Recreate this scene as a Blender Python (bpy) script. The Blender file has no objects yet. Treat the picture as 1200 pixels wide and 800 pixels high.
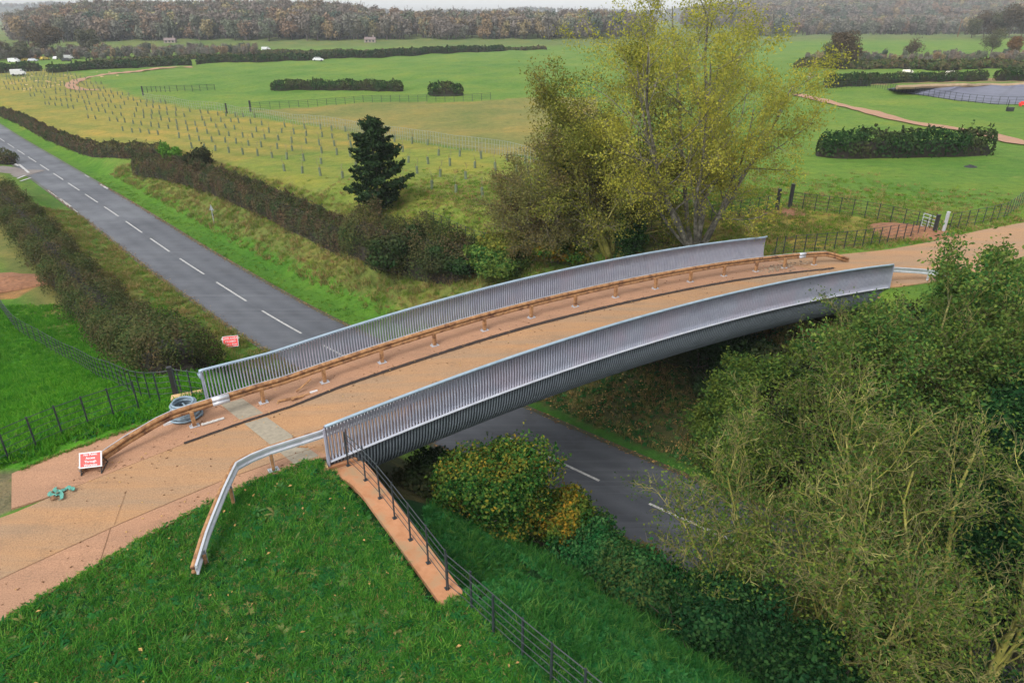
import bpy, math, random
import numpy as np
from mathutils import Vector, Matrix
R = math.radians
# ------------------------------------------------------------------ camera, world, sun, exposure
SC = bpy.context.scene
COL = SC.collection
F, HOR, H = 800.0, 18.0, 14.0                    # focal length in px of a 1200 wide frame, horizon row, camera height
TH = math.atan((400 - HOR) / F); CT, ST = math.cos(TH), math.sin(TH)
cam_d = bpy.data.cameras.new('camera'); cam = bpy.data.objects.new('camera', cam_d); COL.objects.link(cam)
cam.location = (0, 0, H); cam.rotation_euler = (math.pi / 2 - TH, 0, 0)
cam_d.sensor_width = 36; cam_d.lens = 36 * F / 1200; cam_d.clip_start = .1; cam_d.clip_end = 9000
SC.camera = cam
W = bpy.data.worlds.new('World'); SC.world = W; W.use_nodes = True
nt = W.node_tree; nt.nodes.clear()
sky = nt.nodes.new('ShaderNodeTexSky'); sky.sky_type = 'NISHITA'; sky.sun_disc = False
SUN_EL, SUN_AZ = 48, 215                          # azimuth clockwise from +Y
sky.sun_elevation = R(SUN_EL); sky.sun_rotation = R(SUN_AZ); sky.air_density = 1.0; sky.dust_density = 1.7; sky.ozone_density = 1.0
hs = nt.nodes.new('ShaderNodeHueSaturation'); hs.inputs['Saturation'].default_value = .14   # overcast: the blue is greyed out
bg = nt.nodes.new('ShaderNodeBackground'); bg.inputs['Strength'].default_value = .15
wo = nt.nodes.new('ShaderNodeOutputWorld')
nt.links.new(sky.outputs[0], hs.inputs['Color']); nt.links.new(hs.outputs[0], bg.inputs[0]); nt.links.new(bg.outputs[0], wo.inputs[0])
sd_ = bpy.data.lights.new('sun', 'SUN'); sd_.energy = 1.25; sd_.angle = R(30); sd_.color = (1, .96, .9)
sun = bpy.data.objects.new('sun', sd_); COL.objects.link(sun)
_sv = Vector((math.sin(R(SUN_AZ)) * math.cos(R(SUN_EL)), math.cos(R(SUN_AZ)) * math.cos(R(SUN_EL)), math.sin(R(SUN_EL))))
sun.rotation_euler = _sv.to_track_quat('Z', 'Y').to_euler(); sun.location = (0, 0, 60)
SC.view_settings.view_transform = 'Standard'; SC.view_settings.look = 'None'; SC.view_settings.exposure = 1.0; SC.view_settings.gamma = 1
SC.render.engine = 'CYCLES'; SC.cycles.use_denoising = True; SC.cycles.max_bounces = 6; SC.cycles.transparent_max_bounces = 4
SC.cycles.diffuse_bounces = 3; SC.cycles.glossy_bounces = 2; SC.cycles.transmission_bounces = 3; SC.cycles.volume_bounces = 0
SC.render.film_transparent = False

# ------------------------------------------------------------------ terrain maths
A0 = np.array([-6.09, 18.91]); AN = R(33.2); DX = np.array([math.cos(AN), math.sin(AN)]); NX = np.array([-DX[1], DX[0]])
def sv_of(x, y):
    dx, dy = x - A0[0], y - A0[1]
    return dx * DX[0] + dy * DX[1], dx * NX[0] + dy * NX[1]
def xy_of(s, v): return A0[0] + s * DX[0] + v * NX[0], A0[1] + s * DX[1] + v * NX[1]
def prof(s):
    s = np.asarray(s, float)
    z = 1.17 - np.where(s < 13, .0040, .00305) * (s - 13) ** 2
    return np.where(s <= 0, .5 + .012 * s, np.where(s < 32.6, z, 0.0))
RC = np.array([(-900, 1100), (-420, 520), (-250, 305), (-150, 192), (-96, 132), (-70, 104), (-46.8, 78.9), (-31.9, 62.4), (-20, 49.8), (-15.6, 45.4), (-6.5, 37),
               (1.1, 30.5), (6.2, 26.2), (8.4, 24.5), (18, 17.2), (32, 7), (60, -12), (140, -60), (400, -220)], float)
def resample(P, step):
    P = np.asarray(P, float); L = np.r_[0, np.cumsum(np.linalg.norm(np.diff(P, axis=0), axis=1))]
    n = max(2, int(L[-1] / step) + 1); t = np.linspace(0, L[-1], n)
    return np.stack([np.interp(t, L, P[:, k]) for k in range(P.shape[1])], 1)
def smooth(P, it):
    P = P.copy()
    for _ in range(it): P[1:-1] = .25 * P[:-2] + .5 * P[1:-1] + .25 * P[2:]
    return P
RCS = smooth(resample(RC, 1.2), 12)               # fine centre line for the road sheet
_k = np.arange(len(RCS)); RCC = RCS[(_k % 40 == 0) | ((_k % 5 == 0) & (np.abs(RCS[:, 0]) < 130) & (RCS[:, 1] < 190))]
RCC = np.vstack([RCC, RCS[-1]])
def sdist(x, y):
    x = np.ravel(x); y = np.ravel(y); best = np.full(x.shape, 1e9); sg = np.zeros(x.shape)
    cen = RCC[(np.abs(RCC[:, 0]) < 1200)]
    for i in range(len(RCC) - 1):
        a, b = RCC[i], RCC[i + 1]; ab = b - a; L2 = ab @ ab
        t = np.clip(((x - a[0]) * ab[0] + (y - a[1]) * ab[1]) / L2, 0, 1)
        dx = x - a[0] - t * ab[0]; dy = y - a[1] - t * ab[1]; d2 = dx * dx + dy * dy
        m = d2 < best; best[m] = d2[m]; sg[m] = (ab[0] * dy - ab[1] * dx)[m]
    return np.sqrt(best) * np.sign(sg)            # positive on the far (north-east) side
CP = np.array([(21, 40, 0), (30, 52, 0), (40, 48, 0), (12, 46, 0), (0, 56, -.3), (-12, 58, -.9), (-30, 75, -2.2), (-50, 95, -3.5), (-80, 125, -5), (-110, 165, -5.3),
               (-60, 160, -3.8), (0, 100, -1.2), (60, 100, -.8), (100, 150, -1), (0, 250, -2), (-150, 300, -4.5), (150, 300, -2), (0, 500, -3), (300, 500, -2),
               (-400, 500, -5), (80, 40, 0), (60, 0, 0), (60, -60, 0), (3000, 3500, -3), (-3000, 3500, -3), (0, 3500, -3), (3000, -600, -2), (-3000, -600, -5), (1000, 1000, -2), (-1000, 1000, -4)], float)
def _phi(r2): return .5 * r2 * np.log(np.maximum(r2, 1e-9)) / 1e4
def _tps():
    n = len(CP); K = _phi(((CP[:, None, :2] - CP[None, :, :2]) ** 2).sum(-1)) + np.eye(n) * 1e-3
    Pm = np.c_[np.ones(n), CP[:, :2]]; M = np.zeros((n + 3, n + 3)); M[:n, :n] = K; M[:n, n:] = Pm; M[n:, :n] = Pm.T
    return np.linalg.solve(M, np.r_[CP[:, 2], 0, 0, 0])
TW = _tps()
def tps(x, y):
    out = TW[-3] + TW[-2] * x + TW[-1] * y
    for i, c in enumerate(CP): out = out + TW[i] * _phi((x - c[0]) ** 2 + (y - c[1]) ** 2)
    return out
def sstep(a, b, x):
    t = np.clip((x - a) / (b - a), 0, 1); return t * t * (3 - 2 * t)
def smin(a, b, k):
    h = np.clip(.5 + .5 * (b - a) / k, 0, 1); return b * (1 - h) + a * h - k * h * (1 - h)
def hills(x, y):
    r = np.hypot(x, y); a = x / np.maximum(y, 1.0)        # bearing
    w1 = sstep(-.72, -.55, a) * (1 - sstep(-.3, -.12, a)); w2 = sstep(-.3, -.12, a) * (1 - sstep(.1, .3, a))
    f = (y > 0)
    z = f * (w1 * 13 + w2 * 6) * sstep(440, 640, y) * (1 - .9 * sstep(800, 1100, y))
    w3 = sstep(.16, .42, a)
    z = z + f * w3 * (6 * sstep(300, 520, y) * (1 - sstep(520, 620, y)) * .6 + 46 * sstep(700, 1750, y)) * (1 + .06 * np.sin(a * 31) + .04 * np.sin(a * 77 + 1))
    z = z + f * (1 - w3) * (24 + 22 * (1 - sstep(-.62, -.5, a)) + 4 * np.sin(a * 23 + 1) + 2.5 * np.sin(a * 61)) * sstep(1500, 2500, y)
    return z
def Zf(x, y, sd=None):
    x = np.asarray(x, float); y = np.asarray(y, float); shp = x.shape; x = x.ravel(); y = y.ravel()
    if sd is None: sd = sdist(x, y)
    s, v = sv_of(x, y); ad = np.abs(sd)
    und = .035 * np.sin(x * 2.3 + 1.1 * np.sin(y * 1.9)) * np.sin(y * 2.1 + x) * (np.hypot(x, y) < 40) + .10 * np.sin(x * .21 + 1.3) * np.sin(y * .17 + .4) + .05 * np.sin(x * .7 + y * .3) * np.sin(y * .61 - .2 * x)
    und = und * (1 + sstep(60, 300, np.hypot(x, y)) * 3)
    ne = np.maximum(tps(x, y), -6.6) + hills(x, y)
    m = .42 - .29 * np.clip(v - 7.0, 0, 200) * (1 - sstep(8, 20, s))
    m = m - .05 * np.clip(-v - 4, 0, 30) * sstep(6, -6, s - 2)
    sw = -smin(6.7 + 0 * m, -m, 1.2)
    trk = sstep(1.0, 0, np.abs(v - 2.5) - 4.0) * sstep(70, 60, np.abs(s)) * (1 - ((s > 1.2) & (s < 31.8)))
    base = np.where(sd > 0, ne, sw) + und * (1 - trk)
    bank = -7 + np.where(sd > 0, np.maximum(ad - 5.3, 0) / 1.62, np.maximum(ad - 5.0, 0) / 1.2) + .04 * np.sin(x * .9) * sstep(4.2, 7, ad) + .02 * np.clip(ad - 4.2, 0, 2)
    z = smin(base, bank, .5 + .6 * sstep(5, 9, ad) * (sd > 0))
    z = np.where(ad < 4.4, -7.0, np.maximum(z, -7.0))
    # approach embankment level with the track
    tz = prof(s) - .03
    k = trk * (1 - sstep(-.1, .6, np.where(s < 16, s, -1))) * np.where(s > 16, sstep(32.0, 32.8, s), 1)
    z = z * (1 - k) + tz * k
    # under the deck, and in front of the wing wall
    ub = (s > .75) & (s < 31.6) & (v > -.6) & (v < 7.6)
    z = np.where(ub, np.minimum(z, -2.1), z)
    uw = (s > .0) & (s <= 1.05) & (v <= -.1) & (v > -7.3)
    z = np.where(uw, np.minimum(z, .22 + .01 * v), z)
    ww = (s > 1.05) & (s < 4.5) & (v <= -.2) & (v > -7.3)
    z = np.where(ww, np.minimum(z, -.75 - (s - .9) * .5), z)
    return z.reshape(shp)
def proj(x, y, z):
    z = z - H; d = y * CT - z * ST; u = y * ST + z * CT
    return 600 + F * x / d, 400 - F * u / d
def rayd(px, py):
    a = px - 600; b = 400 - py
    return np.array([a, CT * F + ST * b, -ST * F + CT * b]) / F
def G(px, py, h=0.0):                              # where the ground (plus h) lies along a line of sight
    r = rayd(px, py); t = np.geomspace(6, 3300, 260)
    for _ in range(3):
        z = H + r[2] * t - Zf(r[0] * t, r[1] * t) - h
        i = np.argmax(z < 0) if (z < 0).any() else len(t) - 1
        t = np.linspace(t[max(i - 1, 0)], t[i], 14)
    q = t[-1] if i == 0 else t[len(t) // 2]
    return float(r[0] * q), float(r[1] * q), float(Zf(np.array([r[0] * q]), np.array([r[1] * q]))[0])
def gz(x, y): return float(Zf(np.array([x]), np.array([y]))[0])

# ------------------------------------------------------------------ mesh helpers
def new_mesh(name, V, Fs, mat=None, smooth=False, mats=None, midx=None):
    me = bpy.data.meshes.new(name)
    V = np.asarray(V, np.float32).reshape(-1, 3)
    if isinstance(Fs, np.ndarray):
        n, k = Fs.shape; me.vertices.add(len(V)); me.vertices.foreach_set('co', V.ravel())
        me.loops.add(n * k); me.loops.foreach_set('vertex_index', Fs.astype(np.int32).ravel())
        me.polygons.add(n); me.polygons.foreach_set('loop_start', np.arange(0, n * k, k, dtype=np.int32))
        me.update(calc_edges=True)
    else:
        me.from_pydata([tuple(v) for v in V.tolist()], [], Fs); me.update()
    for m in (mats or ([mat] if mat else [])): me.materials.append(m)
    if midx is not None: me.polygons.foreach_set('material_index', np.asarray(midx, np.int32))
    if smooth: me.polygons.foreach_set('use_smooth', np.ones(len(me.polygons), bool))
    return me
class MB:                                          # collects shapes into one mesh
    def __init__(s): s.V = []; s.F = []; s.n = 0
    def add(s, V, Fs):
        s.V.append(np.asarray(V, float)); s.F += [[i + s.n for i in f] for f in Fs]; s.n += len(V); return s
    def box(s, c, size, rz=0, M=None):
        x, y, z = [q / 2 for q in size]; V = np.array([(-x, -y, -z), (x, -y, -z), (x, y, -z), (-x, y, -z), (-x, -y, z), (x, -y, z), (x, y, z), (-x, y, z)])
        if rz: cr, sr = math.cos(rz), math.sin(rz); V = V @ np.array([[cr, sr, 0], [-sr, cr, 0], [0, 0, 1]])
        if M is not None: V = V @ np.array(M).T
        return s.add(V + np.array(c), [(0, 3, 2, 1), (4, 5, 6, 7), (0, 1, 5, 4), (1, 2, 6, 5), (2, 3, 7, 6), (3, 0, 4, 7)])
    def tube(s, P, r, k=6, cap=True):
        V, Fs = tube(P, r, k, cap); return s.add(V, Fs)
    def build(s, name, mat, parent=None, smooth=False, loc=None):
        V = np.vstack(s.V)
        me = new_mesh(name, V, s.F, mat, smooth); return obj(name, me, parent, loc)
def tube(P, r, k=6, cap=True):
    P = np.asarray(P, float); n = len(P); r = np.broadcast_to(np.asarray(r, float), (n,))
    T = np.gradient(P, axis=0); T /= np.linalg.norm(T, axis=1)[:, None] + 1e-12
    ref = np.array([0, 0, 1.0]) if abs(T[:, 2]).mean() < .8 else np.array([1.0, 0, 0])
    U = np.cross(T, ref); U /= np.linalg.norm(U, axis=1)[:, None] + 1e-9; B = np.cross(T, U)
    a = np.arange(k) * 2 * math.pi / k
    V = P[:, None] + r[:, None, None] * (np.cos(a)[None, :, None] * U[:, None] + np.sin(a)[None, :, None] * B[:, None])
    Fs = [(i * k + j, i * k + (j + 1) % k, (i + 1) * k + (j + 1) % k, (i + 1) * k + j) for i in range(n - 1) for j in range(k)]
    if cap: Fs += [tuple(range(k))[::-1], tuple((n - 1) * k + j for j in range(k))]
    return V.reshape(-1, 3), Fs
def tubes_np(paths, k):                            # many tubes of equal point count, quads only
    Vs, Fs, n0 = [], [], 0
    a = np.arange(k) * 2 * math.pi / k
    by = {}
    for P, r in paths: by.setdefault(len(P), []).append((P, r))
    for n, L in by.items():
        P = np.array([p for p, _ in L]); r = np.array([q for _, q in L])
        T = np.gradient(P, axis=1); T /= np.linalg.norm(T, axis=2)[..., None] + 1e-12
        ref = np.where(np.abs(T[:, :, 2:3]).mean(1, keepdims=True) < .8, np.array([0, 0, 1.0]), np.array([1.0, 0, 0]))
        U = np.cross(T, np.broadcast_to(ref, T.shape)); U /= np.linalg.norm(U, axis=2)[..., None] + 1e-9; B = np.cross(T, U)
        V = P[:, :, None] + r[:, :, None, None] * (np.cos(a)[:, None] * U[:, :, None] + np.sin(a)[:, None] * B[:, :, None])
        i, j = np.meshgrid(np.arange(n - 1), np.arange(k), indexing='ij')
        q = np.stack([i * k + j, i * k + (j + 1) % k, (i + 1) * k + (j + 1) % k, (i + 1) * k + j], -1).reshape(-1, 4)
        q = (q[None] + (np.arange(len(L)) * n * k)[:, None, None]).reshape(-1, 4) + n0
        Vs.append(V.reshape(-1, 3)); Fs.append(q); n0 += len(L) * n * k
    return np.vstack(Vs), np.vstack(Fs)
def leaf_quads(rng, C, size, aspect=1.6, flat=0.0, N=None):
    n = len(C); d = rng.normal(size=(n, 3)); 
    if N is not None: d = d * .55 + N * 1.0
    d[:, 2] += flat * np.sign(d[:, 2]); d /= np.linalg.norm(d, axis=1)[:, None]
    t = rng.normal(size=(n, 3)); t -= (t * d).sum(1)[:, None] * d; t /= np.linalg.norm(t, axis=1)[:, None]; b = np.cross(d, t)
    s = size * rng.uniform(.6, 1.35, (n, 1))
    V = np.stack([C - t * s * aspect * .5, C + b * s * .5, C + t * s * aspect * .5, C - b * s * .5], 1).reshape(-1, 3)
    return V, np.arange(4 * n).reshape(-1, 4)
def obj(name, me, parent=None, loc=None):
    o = bpy.data.objects.new(name, me); COL.objects.link(o)
    if loc is not None: o.location = loc
    if parent: o.parent = parent
    return o
def tag(o, label=None, cat=None, group=None, kind=None):
    if label: o['label'] = label
    if cat: o['category'] = cat
    if group: o['group'] = group
    if kind: o['kind'] = kind
    return o
def empty(name, loc, label, cat, group=None, rz=0):
    o = bpy.data.objects.new(name, None); COL.objects.link(o); o.location = loc; o.rotation_euler = (0, 0, rz); o.empty_display_size = .2
    return tag(o, label, cat, group)
def copy_tree(o, parent=None):
    c = o.copy(); COL.objects.link(c); c.parent = parent
    for ch in [q for q in o.children]: copy_tree(ch, c)
    return c

# ------------------------------------------------------------------ materials
def nodes(m): m.use_nodes = True; m.node_tree.nodes.clear(); return m.node_tree
def L(t, a, b): t.links.new(a, b)
def noise(t, scale, detail=4, rough=.6, vec=None):
    n = t.nodes.new('ShaderNodeTexNoise'); n.inputs['Scale'].default_value = scale; n.inputs['Detail'].default_value = detail; n.inputs['Roughness'].default_value = rough
    if vec is not None: L(t, vec, n.inputs['Vector'])
    return n.outputs['Fac']
def ramp(t, fac, stops):
    r = t.nodes.new('ShaderNodeValToRGB'); e = r.color_ramp.elements
    while len(e) < len(stops): e.new(.5)
    for i, (p, c) in enumerate(stops): e[i].position = p; e[i].color = (*c, 1) if len(c) == 3 else c
    L(t, fac, r.inputs[0]); return r.outputs[0]
def mixc(t, f, a, b, mode='MIX'):
    m = t.nodes.new('ShaderNodeMix'); m.data_type = 'RGBA'; m.blend_type = mode
    if isinstance(f, (int, float)): m.inputs[0].default_value = f
    else: L(t, f, m.inputs[0])
    for q, idx in ((a, 6), (b, 7)):
        if isinstance(q, tuple): m.inputs[idx].default_value = (*q, 1)
        else: L(t, q, m.inputs[idx])
    return m.outputs[2]
def posn(t):
    return t.nodes.new('ShaderNodeNewGeometry').outputs['Position']
def mathn(t, op, a, b=None):
    m = t.nodes.new('ShaderNodeMath'); m.operation = op
    for q, i in ((a, 0), (b, 1)):
        if q is None: continue
        if isinstance(q, (int, float)): m.inputs[i].default_value = q
        else: L(t, q, m.inputs[i])
    return m.outputs[0]
def bumpn(t, h, strength, dist):
    b = t.nodes.new('ShaderNodeBump'); b.inputs['Strength'].default_value = strength; b.inputs['Distance'].default_value = dist; L(t, h, b.inputs['Height']); return b.outputs[0]
def surf(name, c1, c2, scale=4, rough=.8, metal=0, bump=0, bdist=.01, c3=None, scale3=.6, bscale=None):
    m = bpy.data.materials.new(name); t = nodes(m); p = posn(t)
    c = ramp(t, noise(t, scale, 6, .65, p), [(.32, c1), (.68, c2)])
    if c3: c = mixc(t, ramp(t, noise(t, scale3, 5, .6, p), [(.5, (0, 0, 0)), (.66, (1, 1, 1))]), c, c3)
    b = t.nodes.new('ShaderNodeBsdfPrincipled'); L(t, c, b.inputs['Base Color']); b.inputs['Roughness'].default_value = rough; b.inputs['Metallic'].default_value = metal
    if bump: L(t, bumpn(t, noise(t, bscale or scale * 4, 5, .6, p), bump, bdist), b.inputs['Normal'])
    o = t.nodes.new('ShaderNodeOutputMaterial'); L(t, b.outputs[0], o.inputs[0]); return m
def leafmat(name, cols, trans=.3, patch=None, pscale=.6, inst=False):
    """cols: list of linear colours a leaf takes at random; patch: second list used in patches of the crown"""
    m = bpy.data.materials.new(name); t = nodes(m); g = t.nodes.new('ShaderNodeNewGeometry')
    n = len(cols); c = ramp(t, g.outputs['Random Per Island'], [(i / max(n - 1, 1), q) for i, q in enumerate(cols)])
    if patch:
        n = len(patch); c2 = ramp(t, g.outputs['Random Per Island'], [(i / max(n - 1, 1), q) for i, q in enumerate(patch)])
        oi = t.nodes.new('ShaderNodeObjectInfo')
        f = ramp(t, noise(t, pscale, 3, .5, g.outputs['Position']), [(.42, (0, 0, 0)), (.6, (1, 1, 1))])
        c = mixc(t, f, c, c2)
    if inst:
        oi = t.nodes.new('ShaderNodeObjectInfo')
        k = ramp(t, oi.outputs['Random'], inst)
        c = mixc(t, .88, c, k)
    d = t.nodes.new('ShaderNodeBsdfDiffuse'); tr = t.nodes.new('ShaderNodeBsdfTranslucent'); L(t, c, d.inputs[0]); L(t, c, tr.inputs[0])
    mx = t.nodes.new('ShaderNodeMixShader'); mx.inputs[0].default_value = trans; L(t, d.outputs[0], mx.inputs[1]); L(t, tr.outputs[0], mx.inputs[2])
    o = t.nodes.new('ShaderNodeOutputMaterial'); L(t, mx.outputs[0], o.inputs[0]); return m
M = {}
M['galv'] = surf('galvanised_steel', (.42, .44, .48), (.56, .58, .62), 3, .45, .35, .05)
M['fin'] = surf('galvanised_fins', (.255, .27, .335), (.325, .34, .405), 2.2, .65, .1, c3=(.32, .30, .36), scale3=.5)
M['fin_light'] = surf('pale_edge', (.36, .38, .42), (.46, .48, .52), 3, .6)
M['belly'] = surf('belly_plate', (.15, .18, .205), (.21, .245, .275), 2, .6, .2)  # fin steel again, darker: shade of the underside put into the colour
M['belly_in'] = surf('belly_inner', (.015, .02, .025), (.03, .035, .045), 2, .7, .1)  # near black, so the shade between the fins is in the colour
M['rail_blue'] = surf('galvanised_handrail', (.23, .31, .38), (.32, .41, .48), 3, .5, .2)
M['timber'] = surf('weathered_timber', (.20, .09, .035), (.42, .23, .10), 6, .85, 0, .5, .03, (.10, .04, .02), 3.2)
M['timber_dark'] = surf('dark_timber', (.10, .05, .025), (.22, .11, .05), 9, .9)
M['sandstone'] = surf('sandstone', (.34, .15, .065), (.46, .22, .11), 3, .9, 0, .3, .02, (.30, .19, .10), 1.5)
M['sand_pale'] = surf('pale_stone', (.52, .33, .15), (.62, .43, .22), 3, .9, 0, .3, .02)
M['black_rail'] = surf('black_railing_paint', (.014, .02, .024), (.025, .032, .036), 8, .5)
M['darkpost'] = surf('black_post', (.012, .013, .014), (.02, .021, .022), 5, .6)
M['green_rail'] = surf('green_railing_paint', (.012, .022, .018), (.022, .034, .028), 5, .6)
M['white'] = surf('white_paint', (.55, .55, .56), (.66, .66, .67), 3, .5)
M['glass'] = surf('dark_glass', (.02, .025, .03), (.04, .045, .05), 3, .15)
M['tyre'] = surf('rubber', (.015, .015, .015), (.03, .03, .03), 9, .9)
M['red'] = surf('red_sign', (.72, .03, .025), (.80, .045, .035), 6, .5)
M['yellow'] = surf('yellow_panel', (.5, .36, .05), (.6, .44, .07), 3, .5)
M['orange'] = surf('orange_panel', (.45, .20, .06), (.52, .25, .08), 3, .5)
M['bluep'] = surf('blue_panel', (.06, .11, .26), (.09, .15, .32), 3, .5)
M['pipe'] = surf('grey_pipe', (.13, .19, .24), (.22, .29, .34), 8, .5, 0, .2, .01)
M['strap'] = surf('green_strap', (.05, .20, .16), (.10, .30, .24), 9, .8)
M['soil'] = surf('turned_soil', (.16, .07, .035), (.30, .14, .07), 3, 1, 0, .8, .05)
M['bark'] = surf('bark', (.05, .042, .03), (.13, .11, .075), 5, .95, 0, .5, .02)
M['bark_pale'] = surf('pale_bark', (.02, .018, .014), (.26, .24, .19), 3.5, .9, 0, .4, .02, (.05, .05, .035), 1.3)
M['bark_lichen'] = surf('lichen_bark', (.09, .095, .022), (.28, .26, .045), 2.5, .95, 0, .4, .02, (.38, .34, .10), 1.6)
M['twig'] = surf('twigs', (.10, .085, .06), (.24, .21, .15), 2.0, .95)
M['twig_pale'] = surf('pale_twigs', (.045, .05, .018), (.20, .185, .06), 2.2, .95, c3=(.34, .31, .10), scale3=1.6)
M['twig_dark'] = surf('dark_twigs', (.04, .03, .022), (.11, .08, .06), 2.0, .95)
M['core'] = surf('hedge_dark_core', (.012, .010, .007), (.03, .024, .016), 3, 1)
M['liner'] = surf('pond_liner', (.085, .09, .125), (.125, .13, .175), .3, .6, 0, .2, .05)
M['concrete'] = surf('joint_concrete', (.22, .19, .14), (.31, .27, .20), 6, .9, 0, .2, .005)
M['concrete_pale'] = surf('pale_board', (.42, .40, .38), (.55, .53, .5), 5, .8)
M['slot'] = surf('drain_slot', (.006, .006, .006), (.05, .028, .02), 30, .9, 0, .8, .02)
M['roof'] = surf('slate_roof', (.12, .09, .085), (.2, .15, .14), 2, .8)
M['brick'] = surf('brick_wall', (.22, .18, .15), (.3, .25, .21), 3, .9)
M['guard'] = surf('tree_guard', (.08, .105, .06), (.14, .175, .10), 3, .8)
M['wool'] = surf('wool', (.55, .5, .42), (.75, .7, .62), 6, 1)
M['wire'] = surf('wire_strand', (.10, .12, .11), (.16, .18, .16), 5, .5, .4)

def track_mat(name, c1, c2, c3):
    m = bpy.data.materials.new(name); t = nodes(m); p = posn(t)
    big = noise(t, .35, 5, .6, p); fine = noise(t, 26, 4, .8, p); mid = noise(t, 2.3, 5, .65, p)
    mp = t.nodes.new('ShaderNodeMapping'); mp.inputs['Rotation'].default_value = (0, 0, -AN); mp.inputs['Scale'].default_value = (.09, 1.1, 1); L(t, p, mp.inputs['Vector'])
    streak = noise(t, 1.0, 5, .6, mp.outputs[0])
    c = ramp(t, big, [(.3, c1), (.7, c2)])
    c = mixc(t, ramp(t, streak, [(.38, (0, 0, 0)), (.60, (.9, .9, .9))]), c, c3)
    c = mixc(t, ramp(t, noise(t, .9, 6, .7, p), [(.56, (0, 0, 0)), (.72, (.5, .5, .5))]), c, tuple(q * .62 for q in c3))
    c = mixc(t, ramp(t, mid, [(.60, (0, 0, 0)), (.75, (.45, .45, .45))]), c, (.30, .15, .08))
    st = mixc(t, 1.0, ramp(t, noise(t, 1.7, 7, .75, mp.outputs[0]), [(.55, (0, 0, 0)), (.68, (.55, .55, .55))]), ramp(t, noise(t, .5, 4, .6, p), [(.4, (0, 0, 0)), (.65, (1, 1, 1))]), 'MULTIPLY')
    c = mixc(t, st, c, (.13, .085, .055))
    c = mixc(t, .7, c, ramp(t, fine, [(.3, (.35, .3, .28)), (.5, (1, 1, 1)), (.72, (1.5, 1.5, 1.5))]), 'MULTIPLY')
    sp = noise(t, 60, 2, .5, p)
    c = mixc(t, ramp(t, sp, [(.64, (0, 0, 0)), (.70, (.8, .8, .8))]), c, (.16, .07, .04))
    b = t.nodes.new('ShaderNodeBsdfPrincipled'); L(t, c, b.inputs['Base Color']); b.inputs['Roughness'].default_value = .88
    L(t, bumpn(t, fine, .35, .008), b.inputs['Normal'])
    o = t.nodes.new('ShaderNodeOutputMaterial'); L(t, b.outputs[0], o.inputs[0]); return m
M['track'] = track_mat('resin_gravel', (.325, .178, .082), (.375, .208, .098), (.275, .180, .105))
M['margin'] = track_mat('pink_concrete', (.335, .178, .100), (.375, .205, .117), (.305, .170, .10))

def road_mat():
    m = bpy.data.materials.new('asphalt'); t = nodes(m); p = posn(t)
    at = t.nodes.new('ShaderNodeAttribute'); at.attribute_name = 'lat'        # metres from the centre line
    w = t.nodes.new('ShaderNodeMath'); w.operation = 'ABSOLUTE'; L(t, at.outputs['Fac'], w.inputs[0])
    c = ramp(t, noise(t, .25, 5, .6, p), [(.3, (.045, .050, .060)), (.7, (.072, .078, .092))])
    band = ramp(t, mathn(t, 'DIVIDE', w.outputs[0], 3.2), [(0, (.25, .25, .25)), (.06, (.0, .0, .0)), (.25, (.55, .55, .55)), (.5, (.05, .05, .05)), (.72, (.6, .6, .6)), (.95, (.1, .1, .1))])
    c = mixc(t, band, c, (.092, .098, .113))
    c = mixc(t, ramp(t, noise(t, .6, 6, .75, p), [(.52, (0, 0, 0)), (.66, (.55, .55, .55))]), c, (.045, .047, .052))
    mpp = t.nodes.new('ShaderNodeMapping'); mpp.inputs['Rotation'].default_value = (0, 0, R(45)); mpp.inputs['Scale'].default_value = (.03, 2.2, 1); L(t, p, mpp.inputs['Vector']); c = mixc(t, ramp(t, noise(t, 1, 5, .7, mpp.outputs[0]), [(.5, (0, 0, 0)), (.7, (.6, .6, .6))]), c, (.13, .135, .15))
    edge = ramp(t, mathn(t, 'ADD', mathn(t, 'DIVIDE', w.outputs[0], 3.2), mathn(t, 'MULTIPLY', noise(t, 1.5, 4, .7, p), .1)), [(.97, (0, 0, 0)), (1.03, (1, 1, 1))])
    c = mixc(t, edge, c, (.05, .055, .03))
    c = mixc(t, .35, c, ramp(t, noise(t, 30, 3, .8, p), [(.3, (.5, .5, .5)), (.7, (1.4, 1.4, 1.4))]), 'MULTIPLY')
    b = t.nodes.new('ShaderNodeBsdfPrincipled'); L(t, c, b.inputs['Base Color'])
    rr = ramp(t, noise(t, .12, 4, .6, p), [(.35, (.42, .42, .42)), (.65, (.7, .7, .7))]); L(t, rr, b.inputs['Roughness'])
    L(t, bumpn(t, noise(t, 40, 3, .7, p), .15, .006), b.inputs['Normal'])
    o = t.nodes.new('ShaderNodeOutputMaterial'); L(t, b.outputs[0], o.inputs[0]); return m
M['road'] = road_mat()

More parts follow.
